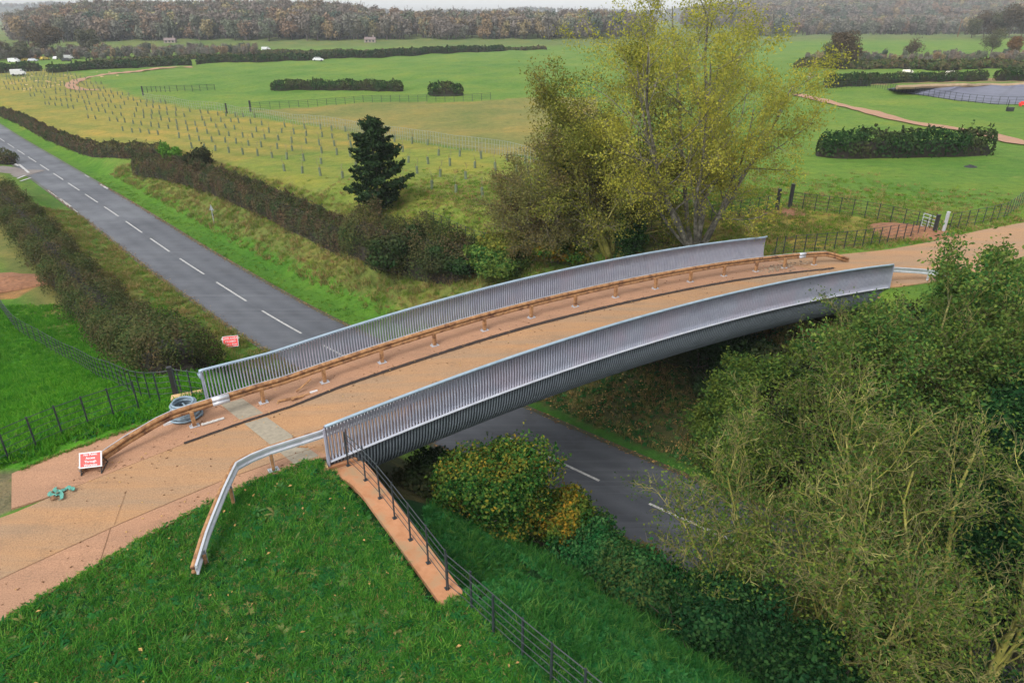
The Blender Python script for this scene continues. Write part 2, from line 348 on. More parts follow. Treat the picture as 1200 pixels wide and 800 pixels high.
def ground_mat():
    m = bpy.data.materials.new('grassland'); t = nodes(m); p = posn(t)
    at = t.nodes.new('ShaderNodeAttribute'); at.attribute_name = 'gcol'; a2 = t.nodes.new('ShaderNodeAttribute'); a2.attribute_name = 'rough'
    f1 = noise(t, .09, 6, .65, p); f2 = noise(t, 1.1, 6, .7, p); f3 = noise(t, 9, 5, .75, p)
    c = at.outputs['Color']
    c = mixc(t, .9, c, ramp(t, f1, [(.3, (.66, .84, .72)), (.5, (1, 1, 1)), (.72, (1.4, 1.08, .95))]), 'MULTIPLY')
    c = mixc(t, .7, c, ramp(t, noise(t, .022, 5, .6, p), [(.35, (.78, .9, .8)), (.65, (1.25, 1.1, 1.05))]), 'MULTIPLY')
    mp = t.nodes.new('ShaderNodeMapping'); mp.inputs['Rotation'].default_value = (0, 0, R(38)); mp.inputs['Scale'].default_value = (.12, 1.2, 1); L(t, p, mp.inputs['Vector'])
    c = mixc(t, .5, c, ramp(t, noise(t, .8, 5, .7, mp.outputs[0]), [(.35, (.8, .85, .8)), (.65, (1.2, 1.12, 1.1))]), 'MULTIPLY')
    c = mixc(t, .9, c, ramp(t, f2, [(.25, (.55, .66, .6)), (.5, (1, 1, 1)), (.75, (1.4, 1.25, 1.1))]), 'MULTIPLY')
    c = mixc(t, .9, c, ramp(t, f3, [(.25, (.5, .55, .5)), (.5, (1, 1, 1)), (.75, (1.5, 1.4, 1.25))]), 'MULTIPLY')
    dead = ramp(t, noise(t, .5, 6, .75, p), [(.55, (0, 0, 0)), (.7, (1, 1, 1))])
    c = mixc(t, mathn(t, 'MULTIPLY', dead, a2.outputs['Fac']), c, (.24, .19, .06))
    b = t.nodes.new('ShaderNodeBsdfPrincipled'); L(t, c, b.inputs['Base Color']); b.inputs['Roughness'].default_value = 1; b.inputs['Specular IOR Level'].default_value = .15
    hsum = mathn(t, 'ADD', mathn(t, 'MULTIPLY', f2, .6), mathn(t, 'MULTIPLY', f3, .3))
    L(t, bumpn(t, hsum, .8, .22), b.inputs['Normal'])
    o = t.nodes.new('ShaderNodeOutputMaterial'); L(t, b.outputs[0], o.inputs[0]); return m
M['ground'] = ground_mat()

# ------------------------------------------------------------------ ground sheet
def axis(lo, hi, c0, c1, st, gr):
    mid = list(np.arange(c0, c1, st)); a = [mid[0]]; d = st
    while a[-1] > lo: d *= gr; a.append(a[-1] - d)
    b = [mid[-1]]; d = st
    while b[-1] < hi: d *= gr; b.append(b[-1] + d)
    return np.array(a[::-1] + mid[1:-1] + b)
gx = axis(-2650, 2650, -40, 34, .4, 1.022); gy = axis(-400, 2700, 6, 66, .4, 1.022)
GX, GY = np.meshgrid(gx, gy); SD = sdist(GX, GY); GZ = Zf(GX, GY, SD).ravel(); GXr, GYr = GX.ravel(), GY.ravel()
def inpoly(px, py, P):
    P = np.asarray(P); ins = np.zeros(len(px), bool); j = len(P) - 1
    for i in range(len(P)):
        xi, yi = P[i][:2]; xj, yj = P[j][:2]
        with np.errstate(divide='ignore', invalid='ignore'):
            c = ((yi > py) != (yj > py)) & (px < (xj - xi) * (py - yi) / (yj - yi + 1e-12) + xi)
        ins ^= c; j = i
    return ins
def gpoly(pts): return [G(*p)[:2] for p in pts]
PLANT = gpoly([(-80, 118), (0, 140), (100, 172), (185, 186), (300, 240), (440, 300), (600, 310), (885, 303), (1058, 281), (1085, 270), (1075, 268), (1000, 254), (924, 244), (861, 254), (741, 240), (640, 190),
               (575, 179), (528, 174), (398, 152), (340, 145), (266, 133), (210, 125), (168, 117), (120, 100), (75, 82), (0, 82), (-80, 84)])
STRIP = gpoly([(294, 130), (400, 123), (575, 117), (700, 113), (700, 195), (575, 179), (398, 152)])
SOILP = gpoly([(-60, 325), (0, 326), (35, 322), (40, 338), (18, 350), (-60, 356)])
GRAVEL = gpoly([(-40, 545), (14, 554), (58, 580), (18, 597), (-40, 622)])
BROWNF = gpoly([(965, 100), (1050, 98), (1260, 95), (1260, 90), (1060, 94)])
col = np.zeros((len(GXr), 3)); rou = np.zeros(len(GXr)); s_, v_ = sv_of(GXr, GYr); ad = np.abs(SD)
rr_ = np.hypot(GXr, GYr)
def setc(m, c, r=None):
    m = np.asarray(m, float)[:, None] if m.ndim == 1 else m
    col[:] = col * (1 - m) + np.array(c) * m
    if r is not None: rou[:] = rou * (1 - m[:, 0]) + r * m[:, 0]
col[:] = (.095, .175, .027); rou[:] = .3
setc(SD < 0, (.06, .20, .014), .10)                                          # left field
pq = (GXr * .62 + GYr * .785); pw = .5 + .5 * np.sin(pq * 1.28 + .6 * np.sin(GXr * .05))
setc(inpoly(GXr, GYr, PLANT), (.225, .195, .045), .8); setc(inpoly(GXr, GYr, PLANT) * pw * .75, (.135, .165, .032), .45)
gp = inpoly(GXr, GYr, PLANT) & (np.hypot(GXr + 22, GYr - 66) < 26); setc(gp * .6, (.13, .19, .03), .4)
setc(inpoly(GXr, GYr, STRIP), (.17, .165, .05), .5)
bk = sstep(4.6, 6.5, ad) * (1 - sstep(10, 15, ad)) * (SD > 0) * (1 - sstep(90, 130, rr_)); setc(bk * .9, (.125, .135, .036), .8)
vg = ((ad > 3) & (ad < 6.6) & (SD > 0)).astype(float); setc(vg, (.07, .16, .018), .1)
rb = ((SD > 0) & (ad > 4.1) & (ad < 20) & (s_ > -1) & (s_ < 31) & (v_ < 15)).astype(float); setc(rb, (.06, .07, .025), .6); setc(((SD < 0) & (ad > 4) & (s_ > .5) & (v_ > -.8) & (s_ < 12)).astype(float), (.03, .035, .015), .2)  # left bank below the deck: its black shadow is put into the ground colour
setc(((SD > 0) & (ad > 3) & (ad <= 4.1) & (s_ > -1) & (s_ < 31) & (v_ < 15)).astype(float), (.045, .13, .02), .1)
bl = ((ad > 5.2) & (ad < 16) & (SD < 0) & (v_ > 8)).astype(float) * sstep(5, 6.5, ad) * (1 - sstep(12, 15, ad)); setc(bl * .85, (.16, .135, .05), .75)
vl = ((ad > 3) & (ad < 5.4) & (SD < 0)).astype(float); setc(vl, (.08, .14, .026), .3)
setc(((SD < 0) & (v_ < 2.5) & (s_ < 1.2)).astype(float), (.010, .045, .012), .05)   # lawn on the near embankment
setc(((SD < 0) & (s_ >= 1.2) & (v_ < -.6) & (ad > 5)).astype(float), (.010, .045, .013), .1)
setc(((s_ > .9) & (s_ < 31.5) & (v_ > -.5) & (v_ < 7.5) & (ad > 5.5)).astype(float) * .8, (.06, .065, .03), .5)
setc(inpoly(GXr, GYr, SOILP), (.30, .155, .07), .2); setc(inpoly(GXr, GYr, GRAVEL), (.14, .125, .075), .5); setc(inpoly(GXr, GYr, BROWNF), (.25, .17, .10), .2)
far = sstep(420, 470, GYr) * (rr_ > 430); setc(far * .8, (.10, .13, .04), .2)
hz = hills(GXr, GYr); setc(sstep(2, 8, hz), (.06, .068, .06), .1)  # hills tinted cooler, haze of distance put into the ground colour
ii, jj = np.meshgrid(np.arange(len(gy) - 1), np.arange(len(gx) - 1), indexing='ij'); nx_ = len(gx)
gf = np.stack([ii * nx_ + jj, ii * nx_ + jj + 1, (ii + 1) * nx_ + jj + 1, (ii + 1) * nx_ + jj], -1).reshape(-1, 4)
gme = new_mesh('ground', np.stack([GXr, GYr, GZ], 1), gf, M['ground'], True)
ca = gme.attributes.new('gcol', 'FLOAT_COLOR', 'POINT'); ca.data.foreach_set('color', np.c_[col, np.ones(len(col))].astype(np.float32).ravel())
ra = gme.attributes.new('rough', 'FLOAT', 'POINT'); ra.data.foreach_set('value', rou.astype(np.float32))
tag(obj('ground', gme), kind='structure')

# ------------------------------------------------------------------ road, markings, side road
def frame_line(P):
    T = np.gradient(P, axis=0); T /= np.linalg.norm(T, axis=1)[:, None]; return T, np.stack([-T[:, 1], T[:, 0]], 1)
RT, RN = frame_line(RCS)
def strip(P, N, offs, z, name, mat, kind='structure', lat=True):
    V = []; n, k = len(P), len(offs)
    for i in range(n):
        for o in offs: V.append((P[i, 0] + N[i, 0] * o, P[i, 1] + N[i, 1] * o, z[i] if hasattr(z, '__len__') else z))
    Fq = np.array([(i * k + j, (i + 1) * k + j, (i + 1) * k + j + 1, i * k + j + 1) for i in range(n - 1) for j in range(k - 1)])
    me = new_mesh(name, V, Fq, mat, True)
    if lat:
        a = me.attributes.new('lat', 'FLOAT', 'POINT'); a.data.foreach_set('value', np.tile(np.array(offs, np.float32), n))
    return tag(obj(name, me), kind=kind)
m_ = (RCS[:, 0] > -420) & (RCS[:, 0] < 140)
strip(RCS[m_], RN[m_], [3.35, 2.2, 1.1, 0, -1.1, -2.2, -3.35], -6.96, 'road', M['road'])
# dashed centre line: 6 m marks, period 8.8 m
Larc = np.r_[0, np.cumsum(np.linalg.norm(np.diff(RCS, axis=0), axis=1))]
def at_arc(a): return np.array([np.interp(a, Larc, RCS[:, 0]), np.interp(a, Larc, RCS[:, 1])])
def arc_of(x, y): return Larc[np.argmin(np.hypot(RCS[:, 0] - x, RCS[:, 1] - y))]
mk = MB()
def mark(a0, a1, off, w):
    a = np.linspace(a0, a1, max(2, int((a1 - a0) / 1.2) + 1)); P = np.array([at_arc(q) for q in a]); T, N = frame_line(P)
    V = [];
    for i in range(len(P)):
        for o in (off + w / 2, off - w / 2): V.append((*(P[i] + N[i] * o), -6.953))
    mk.add(V, [(2 * i, 2 * i + 2, 2 * i + 3, 2 * i + 1) for i in range(len(P) - 1)])
a_ref = arc_of(-20, 49.8)
for k in range(-22, 9): mark(a_ref + 8.8 * k, a_ref + 8.8 * k + 6.0, 0, .15)
ae = arc_of(-62, 96)
xy1 = arc_of(*G(52, 224)[:2]); xy2 = arc_of(*G(64, 234)[:2]); xy3 = arc_of(*G(77, 243)[:2]); xy4 = arc_of(*G(80, 246)[:2]); xy5 = arc_of(*G(86, 250)[:2])
mark(xy1, xy2 - .6, -3.05, .14); mark(xy2 + .6, xy3, -3.0, .3); mark(xy4, xy5, -3.05, .14)
mark(arc_of(*G(124, 215)[:2]), arc_of(*G(134, 221)[:2]), 3.05, .28); mark(arc_of(*G(108, 204)[:2]), arc_of(*G(114, 208)[:2]), 3.1, .14)
for a in (16, 4.7, 25): pass
# side road with give-way marks
c0 = np.array(G(40, 204)[:2]); c1 = np.array(G(-60, 200)[:2]); P = resample(np.array([c0, c1]), 1.5); T, N = frame_line(P)
wd = 4.2; z = Zf(P[:, 0], P[:, 1]); z = np.maximum(z, -7) + .06; z[:3] = -6.935
strip(P, N, [2.6, 1, -1, -2.6], z, 'side_road', surf('side_asphalt', (.13, .11, .10), (.19, .165, .15), 1, .85))
for q in ((10, 188, 22, 195), (14, 210, 30, 206), (24, 213, 36, 209), (22, 193, 34, 203)):
    a, b = np.array(G(q[0], q[1])[:2]), np.array(G(q[2], q[3])[:2]); d = (b - a) / np.linalg.norm(b - a); nn = np.array([-d[1], d[0]]) * .17
    mk.add([(*(a + nn), -6.925), (*(b + nn), -6.925), (*(b - nn), -6.925), (*(a - nn), -6.925)], [(0, 1, 2, 3)])
tag(mk.build('road_markings', surf('worn_white_paint', (.24, .24, .235), (.52, .51, .49), 7, .7)), kind='structure')

# ------------------------------------------------------------------ track over and beside the bridge
def lut(T): T = np.array(T, float); return lambda s: np.interp(s, T[:, 0], T[:, 1])
vLow = lut([(-22, -12), (-16, -6.5), (-12, -3.6), (-9.17, -1.99), (-8.34, -1.56), (-6.95, -1.08), (-5.85, -.64), (-3.86, 0), (-3.1, .19), (-.94, .43), (0, .35), (.3, .12), (32.4, -.25), (33, -.6), (36, -1.4), (40, -2), (54, -4.5), (70, -9)])
vSeam = lut([(-22, -9.5), (-16, -4.2), (-9.2, -.19), (-6.28, .46), (-3.28, .93), (0, 1.1), (.1, 1.1)])
vDrain = lut([(-8, 3.1), (-3.81, 3.88), (-1.7, 4.13), (2, 4.33), (5.7, 4.25), (11, 4.18), (17, 3.96), (24.3, 3.73), (32.8, 3.27), (34.5, 3.1)])
vFar = lut([(-9, 5.2), (-7.89, 5.56), (-6, 5.91), (-4, 6.06), (-2.56, 6.4), (0, 6.5), (30, 6.4), (32, 6.1), (34.8, 4.91), (39.2, 3.51), (43.75, 2.81), (49.3, 2.38), (54.1, 1.63), (70, -3.5)])
vUpL = lut([(-22, -5.5), (-16, -.5), (-12, 1.9), (-9.24, 2.81), (-8.79, 2.84), (-7.81, 3.12)])
def sheet(name, s0, s1, f0, f1, zo, mat, parent=None, thick=.1, slope0=0, slope1=0, label=None, n=None, kind='structure'):
    """slab between two curves v=f0(s), v=f1(s); slope0/1 skew the two ends"""
    n = n or max(3, int((s1 - s0) / .5)); k = 6; V = []; Fs = []
    for i in range(n + 1):
        for j in range(k + 1):
            u = j / k; a = s0 + slope0 * u; b = s1 + slope1 * u; s = a + (b - a) * i / n; v = float(f0(s)) * (1 - u) + float(f1(s)) * u
            x, y = xy_of(s, v); V.append((x, y, float(prof(s)) + zo))
    top = len(V); V2 = [(x, y, z - thick) for x, y, z in V]
    for i in range(n):
        for j in range(k):
            a = i * (k + 1) + j; Fs.append((a, a + k + 1, a + k + 2, a + 1)[::-1])
    def edge(ids):
        for p, q in zip(ids[:-1], ids[1:]): Fs.append((p, q, q + top, p + top))
    edge([i * (k + 1) for i in range(n + 1)]); edge([i * (k + 1) + k for i in range(n + 1)][::-1]); edge(list(range(k + 1))[::-1]); edge([n * (k + 1) + j for j in range(k + 1)])
    o = obj(name, new_mesh(name, V + V2, Fs, mat), parent)
    if kind: o['kind'] = kind
    return o
sheet('track', -20, -7.81, vSeam, vUpL, .03, M['track'])
sheet('track', -7.81, 0, vSeam, vDrain, .03, M['track'], slope1=-1.6)
sheet('track_margin', -20, .05, vLow, lambda s: vSeam(s) - .012, .034, M['margin'], slope1=-.3)
sheet('track_margin', -8.95, -1.6, lambda s: vDrain(s) + .012, vFar, .034, M['margin'], slope0=0, slope1=-.95)
sheet('track', 32.62, 68, vLow, vFar, .03, M['track'], slope1=0, slope0=-2.2)

# ------------------------------------------------------------------ the bridge
bridge = empty('footbridge', (*xy_of(0, 0), 0), 'arched footbridge with galvanised steel fin parapets and orange deck over the main road', 'bridge')
IB = Matrix.Translation(-Vector((*xy_of(0, 0), 0)))
def inb(o): o.matrix_parent_inverse = IB; return o
def skew(v): return -2.56 * v / 6.5
vNear = lambda s: -.0004 * s * s * 1.0
o = inb(sheet('deck_surface', 0, 32.6, vLow, lambda s: vDrain(s) - .0, .03, M['track'], bridge, slope0=-1.65, slope1=-1.3, n=64, kind=None))
o = inb(sheet('deck_margin', -1.63, 31.3, lambda s: vDrain(s) + .02, lambda s: 6.36 + 0 * s, .036, M['margin'], bridge, slope0=-.85, slope1=-1.2, n=64, kind=None))
b = MB()                                                                      # drainage slot along the deck
ss = np.linspace(-3.9, 33.0, 160); rg = random.Random(5)
for i in range(len(ss) - 1):
    s, e = ss[i], ss[i + 1]; w = .07 + .05 * sstep(-4, 8, s) * rg.uniform(.7, 1.2)
    V = [(*xy_of(q, float(vDrain(q)) + w * k), float(prof(q)) + .048 + rg.uniform(0, .012)) for q in (s, e) for k in (-1, 1)]
    b.add(V, [(0, 2, 3, 1)])
inb(b.build('drain_slot', M['slot'], bridge))
# concrete joint across the deck at the left end
b = MB()
for v0, v1 in ((.5, 2.2), (2.2, 4.0), (4.35, 5.9)):
    for a, c in (((-.95 + skew(v0) * .55), (-.95 + skew(v1) * .55)),):
        V = [(*xy_of(a, v0), float(prof(a)) + .042), (*xy_of(a + .85, v0), float(prof(a + .85)) + .042), (*xy_of(c + .8, v1), float(prof(c + .8)) + .042), (*xy_of(c, v1), float(prof(c)) + .042)]
        b.add(V, [(0, 1, 2, 3)])
inb(b.build('joint_strip', M['concrete'], bridge))
def side(near):
    v0 = (lambda s: float(vNear(s))) if near else (lambda s: 6.5 - .0001 * s * s); sg = -1 if near else 1   # sg: outward in v
    s0, s1 = (0.0, 32.6) if near else (-2.56, 30.0)
    par = obj('parapet', None, bridge); par.empty_display_size = .2; inb(par)
    HT = 1.38
    up = [(-.14, .02), (-.055, .22), (-.01, .5), (.0, .9), (-.02, HT - .03)] if not near else [(-.02, .02), (-.01, .3), (0, .7), (-.03, HT - .03)]
    dn = [(.0, .0), (-.02, -.28), (-.07, -.58), (-.17, -.88), (-.34, -1.17), (-.60, -1.42), (-.96, -1.63), (-1.42, -1.78), (-2.1, -1.86)]
    def fins(prof2, dep, spacing, wdt, name, mat, s0=s0, s1=s1):
        n = int((s1 - s0) / spacing); S = s0 + (np.arange(n + 1)) * (s1 - s0) / n
        P = np.array(prof2); T = np.gradient(P, axis=0); T /= np.linalg.norm(T, axis=1)[:, None]; Nn = np.stack([T[:, 1], -T[:, 0]], 1)   # normal in (o,z)
        V = []; k = len(P)
        for s in S:
            zb = float(prof(s)) ; vb = v0(s)
            for i in range(k):
                for ds, dd in ((-wdt / 2, 0), (wdt / 2, 0), (wdt / 2, dep), (-wdt / 2, dep)):
                    oo = P[i, 0] + Nn[i, 0] * dd; zz = P[i, 1] + Nn[i, 1] * dd
                    V.append((*xy_of(s + ds, vb + sg * oo), zb + zz))
        base = np.array([(i * 4 + j, i * 4 + (j + 1) % 4, (i + 1) * 4 + (j + 1) % 4, (i + 1) * 4 + j) for i in range(k - 1) for j in range(4)] + [(0, 1, 2, 3), (k * 4 - 1, k * 4 - 2, k * 4 - 3, k * 4 - 4)])
        Fq = (base[None] + (np.arange(n + 1) * k * 4)[:, None, None]).reshape(-1, 4)
        o = obj(name, new_mesh(name, V, Fq, mat), par); return o
    fins(up, -.13, .12, .052 if near else .04, 'fin_screen', M['fin'])
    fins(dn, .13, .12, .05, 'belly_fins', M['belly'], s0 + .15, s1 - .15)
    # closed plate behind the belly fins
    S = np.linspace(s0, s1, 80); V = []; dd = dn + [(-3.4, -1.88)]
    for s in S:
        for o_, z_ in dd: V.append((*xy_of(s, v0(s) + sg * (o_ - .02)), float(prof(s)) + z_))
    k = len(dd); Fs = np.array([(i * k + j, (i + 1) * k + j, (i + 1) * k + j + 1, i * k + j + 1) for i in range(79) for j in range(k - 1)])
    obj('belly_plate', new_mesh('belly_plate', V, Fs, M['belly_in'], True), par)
    S = np.linspace(s0, s1, 70)
    ov = .0 if near else -.15
    b = MB()                                                                  # bright edge strip at deck level
    for i in range(len(S) - 1):
        V = []
        for s in (S[i], S[i + 1]):
            zz = float(prof(s))
            for a, z in ((ov + .075, .01), (ov + .075, .035), (ov - .05, .035), (ov - .05, .01)): V.append((*xy_of(s, v0(s) + sg * a), zz + z))
        b.add(V, [(0, 1, 5, 4), (1, 2, 6, 5), (2, 3, 7, 6), (3, 0, 4, 7)])
    b.build('edge_strip', M['fin_light'], par)
    P = [(*xy_of(s, v0(s) + sg * -.03), float(prof(s)) + HT) for s in S]
    if not near:
        P = [(*xy_of(s0 - .05, v0(s0)), float(prof(s0)) + HT - .42), (*xy_of(s0 - .14, v0(s0)), float(prof(s0)) + HT - .12), (*xy_of(s0 - .08, v0(s0)), float(prof(s0)) + HT - .02)] + P + [(*xy_of(s1 + .3, v0(s1)), float(prof(s1)) + HT)]
    MB().tube(P, .058, 8).build('handrail', M['rail_blue'], par, True)
    for s in (s0 - .06, s1 + .06):                                            # end plates
        b = MB()
        zz = float(prof(s)); t = .03
        for (za, zb, wa, wb) in ((-.12, .3, .09, .06), (.3, HT - .06, .06, .03)):
            V = [(*xy_of(s + ds, v0(s) + sg * (-.02 + w)), zz + z) for z, w_ in ((za, wa), (zb, wb)) for ds, w in ((-t, -w_), (t, -w_), (t, w_), (-t, w_))]
            b.add(V, [(0, 3, 2, 1), (4, 5, 6, 7), (0, 1, 5, 4), (1, 2, 6, 5), (2, 3, 7, 6), (3, 0, 4, 7)])
        b.build('end_plate', M['fin'], par)
    return par
side(True); side(False)
b = MB()                                                                      # flat underside slab
S = np.linspace(.1, 32.4, 40)
for i in range(len(S) - 1):
    V = []
    for s in (S[i], S[i + 1]):
        for v, z in ((.3, -.04), (6.2, -.04), (4.6, -1.36), (1.9, -1.36)): V.append((*xy_of(s + skew(v), v), float(prof(s + skew(v))) + z))
    b.add(V, [(0, 1, 5, 4), (1, 2, 6, 5), (2, 3, 7, 6), (3, 0, 4, 7)])
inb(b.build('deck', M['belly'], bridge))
def prism_sv(b, pts, z0, z1):                                                 # pts in (s, v)
    n = len(pts); zt = z1 if hasattr(z1, '__len__') else [z1] * n
    V = [(*xy_of(s, v), z0) for s, v in pts] + [(*xy_of(s, v), zt[i]) for i, (s, v) in enumerate(pts)]
    b.add(V, [tuple(range(n))[::-1], tuple(range(n, 2 * n))] + [(i, (i + 1) % n, n + (i + 1) % n, n + i) for i in range(n)])
    return b
inb(prism_sv(MB(), [(-.5, -.1), (.9, -.1), (-1.75, 6.6), (-3.1, 6.6)], -5, .36).build('abutment', M['sandstone'], bridge))
inb(prism_sv(MB(), [(32.0, -.35), (33.3, -.35), (30.8, 6.6), (29.5, 6.6)], -6, -.12).build('abutment', M['sandstone'], bridge))

b = MB()                                                                      # joints scored in the track
def score(f, s0, s1, w=.009, n=40):
    S = np.linspace(s0, s1, n); V = []
    for q in S:
        for k in (-1, 1): V.append((*xy_of(q, float(f(q)) + w * k), float(prof(q)) + .045))
    b.add(V, [(2 * i, 2 * i + 2, 2 * i + 3, 2 * i + 1) for i in range(n - 1)])
def cross(s0, v0, s1, v1, w=.008):
    d = np.array([s1 - s0, v1 - v0]); n_ = np.array([-d[1], d[0]]) / np.linalg.norm(d) * w; V = [(*xy_of(a + k * n_[0], c_ + k * n_[1]), float(prof(a)) + .046) for a, c_ in ((s0, v0), (s1, v1)) for k in (-1, 1)]; b.add(V, [(0, 2, 3, 1)])
score(vSeam, -20, -.1); cross(-6.9, -1.0, -6.5, .42); cross(-6.4, .5, -5.9, 2.1, .005); cross(-12.3, -3.7, -11.8, -1.6)
tag(b.build('track_joints', M['timber_dark']), kind='structure')
for q in (3.5, 11.2, 19.6, 26.8): b = MB(); cross(q, float(vDrain(q)) + .14, q - .85, 6.3, .006); inb(b.build('deck_joint', M['timber_dark'], bridge))

# ------------------------------------------------------------------ wing walls
ww = empty('wing_wall', (*xy_of(.3, -.3), 0), 'orange sandstone wing wall running down from the near left end of the bridge', 'wall')
IW = Matrix.Translation(-Vector((*xy_of(.3, -.3), 0)))
wl = [(-.16, .28), (-.42, .44), (-1.6, .45), (-3.2, .42), (-5, .38), (-7.3, .34)]
Lf = lambda v: np.interp(-v, [0, .3, .8, 1.4, 2.2, 7.5], [-.12, -.1, -.02, .16, .25, .30]); Rt = lambda v: np.interp(-v, [0, .3, 1.2, 2.2, 7.5], [.95, .98, 1.02, 1.0, .98])
def wallstrip(b, zt0, zt1, dl, dr, n=22):
    vs = np.linspace(-.16, -7.35, n)
    V = []
    for v in vs:
        zt = np.interp(-v, [q[0] * -1 for q in wl], [q[1] for q in wl]) if zt1 is None else zt1
        top = float(np.interp(-v, [-q[0] for q in wl], [q[1] for q in wl]))
        for s, z in ((Lf(v) - dl, top + zt0), (Rt(v) + dr, top + zt0), (Rt(v) + dr, top + zt1), (Lf(v) - dl, top + zt1)): V.append((*xy_of(s, v), z))
    Fs = [(i * 4 + j, i * 4 + (j + 1) % 4, (i + 1) * 4 + (j + 1) % 4, (i + 1) * 4 + j) for i in range(n - 1) for j in range(4)] + [(0, 3, 2, 1), (n * 4 - 4, n * 4 - 3, n * 4 - 2, n * 4 - 1)]
    return b.add(V, Fs)
o = wallstrip(MB(), -4.5, -.14, -.05, -.05).build('wall', M['sandstone'], ww); o.matrix_parent_inverse = IW
o = wallstrip(MB(), -.14, 0, 0, 0).build('coping', M['sandstone'], ww); o.matrix_parent_inverse = IW
# small stone sill between track end and parapet foot
o = prism_sv(MB(), [(-1.5, .12), (-.15, -.22), (-.1, .2), (-1.4, .42)], .2, .47).build('stone_sill', M['sand_pale']); tag(o, 'pale stone edging block between the lawn and the near end of the bridge', 'kerb stone')
o = prism_sv(MB(), [(-3.9, 6.85), (-2.7, 6.75), (-2.6, 7.6), (-3.7, 7.75)], -.6, .5).build('stone_block', M['sand_pale']); tag(o, 'pale sandstone block behind the far left end of the bridge parapet', 'stone')
fw = empty('wing_wall', (*xy_of(33, -.5), 0), 'orange sandstone wing wall at the far right end of the bridge behind twigs', 'wall')
I2 = Matrix.Translation(-Vector((*xy_of(33, -.5), 0)))
b = prism_sv(MB(), [(31.9, -.5), (33.0, -.5), (33.4, -9.5), (32.5, -9.5)], -6.5, [-.55, -.55, -1.4, -1.4]); o = b.build('wall', M['sandstone'], fw); o.matrix_parent_inverse = I2
b = prism_sv(MB(), [(31.75, -.4), (33.1, -.4), (33.5, -9.6), (32.35, -9.6)], -.4, [-.3, -.3, -1.2, -1.2]); b.V[0][:4, 2] = [-.545, -.545, -1.395, -1.395]; o = b.build('coping', M['sandstone'], fw); o.matrix_parent_inverse = I2

# ------------------------------------------------------------------ guard rails
def guard_rail(name, pts, posts, timber, label, outer):
    """pts: list of (s, v, height of rail centre over deck)"""
    root = empty(name, (*xy_of(pts[0][0], pts[0][1]), 0), label, 'guard rail'); I = Matrix.Translation(-root.location)
    A = resample(np.array(pts), .55); P = np.array([(*xy_of(s, v), float(prof(s)) + h) for s, v, h in A]); T, N = frame_line(P[:, :2]); 
    if timber:
        for dz, r in ((.085, .082), (-.085, .082)):
            Q = P.copy(); Q[:, 2] += dz; rr = r * (1 + .04 * np.sin(np.arange(len(Q)) * 1.7)); o = MB().tube(Q, rr, 8).build('timber_rail', M['timber'], root, True); o.matrix_parent_inverse = I
        V = []; 
        for i in range(len(P)):
            for o_, z in ((.07, .15), (.10, .15), (.10, -.13), (.07, -.13)): V.append((P[i, 0] + N[i, 0] * o_ * outer, P[i, 1] + N[i, 1] * o_ * outer, P[i, 2] + z))
        Fs = [(i * 4 + j, i * 4 + (j + 1) % 4, (i + 1) * 4 + (j + 1) % 4, (i + 1) * 4 + j) for i in range(len(P) - 1) for j in range(4)]
        o = MB().add(V, Fs).build('steel_backing', M['galv'], root); o.matrix_parent_inverse = I
    else:
        cs = [(0, .155), (.05, .15), (.055, .09), (.0, .05), (.0, -.05), (.055, -.09), (.05, -.15), (0, -.155), (-.015, -.15), (-.02, 0), (-.015, .15)]; k = len(cs); V = []
        for i in range(len(P)):
            for o_, z in cs: V.append((P[i, 0] + N[i, 0] * o_ * outer, P[i, 1] + N[i, 1] * o_ * outer, P[i, 2] + z))
        Fs = [(i * k + j, i * k + (j + 1) % k, (i + 1) * k + (j + 1) % k, (i + 1) * k + j) for i in range(len(P) - 1) for j in range(k)] + [tuple(range(k)), tuple((len(P) - 1) * k + j for j in range(k))[::-1]]
        o = MB().add(V, Fs).build('steel_rail', M['galv'], root); o.matrix_parent_inverse = I
        for dz in (.08, -.08):
            Q = P.copy(); Q[:, :2] -= N * .075 * outer; Q[:, 2] += dz; o = MB().tube(Q, .07, 7).build('timber_rail', M['timber'], root, True); o.matrix_parent_inverse = I
    for (s, v, h, plate) in posts:
        x, y = xy_of(s, v); z = float(prof(s)) if plate else gz(x, y)
        b = MB()
        if timber:
            b.box((0, 0, h / 2), (.13, .13, h), AN); o = b.build('post', M['timber'], root, loc=(x, y, z + .03))
        else:
            b.box((-.045, 0, h / 2), (.012, .13, h)); b.box((.045, 0, h / 2), (.012, .13, h)); b.box((0, .06, h / 2), (.08, .012, h)); o = b.build('post', M['galv'], root, loc=(x, y, z + .02)); o.rotation_euler.z = AN
            f = MB().box((-.02, -.10 * 1, h / 2 + .02), (.09, .05, h - .1)).build('timber_face', M['timber'], o)
        o.matrix_parent_inverse = I
        if plate:
            q = MB().box((0, 0, .012), (.34, .24, .024), AN if timber else 0)
            for a in (-1, 1):
                for c in (-1, 1): q.tube([(a * .13, c * .08, .02), (a * .13, c * .08, .055)], .014, 6)
            q.build('base_plate', M['galv'], o, loc=(0, 0, .008))
    return root, I, P
pv = lut([(-3.4, 4.85), (-.82, 5.12), (1.6, 5.1), (9, 5.02), (16.7, 4.81), (24.5, 4.6), (29.6, 4.35), (32.4, 4.24)])
ps = [-3.37, -.82, 1.62, 4.11, 6.56, 9.08, 11.6, 14.15, 16.66, 19.35, 21.88, 24.49, 27.1, 29.58, 32.38]
pts = [(-7.05, 3.95, .08), (-5.6, 4.5, .42), (-4.2, 4.95, .66), (-3.4, 5.0, .68)] + [(s, float(pv(s)) + .1, .68) for s in ps[1:]] + [(33.2, 4.2, .66), (34.0, 3.85, .45), (34.8, 3.5, .12)]
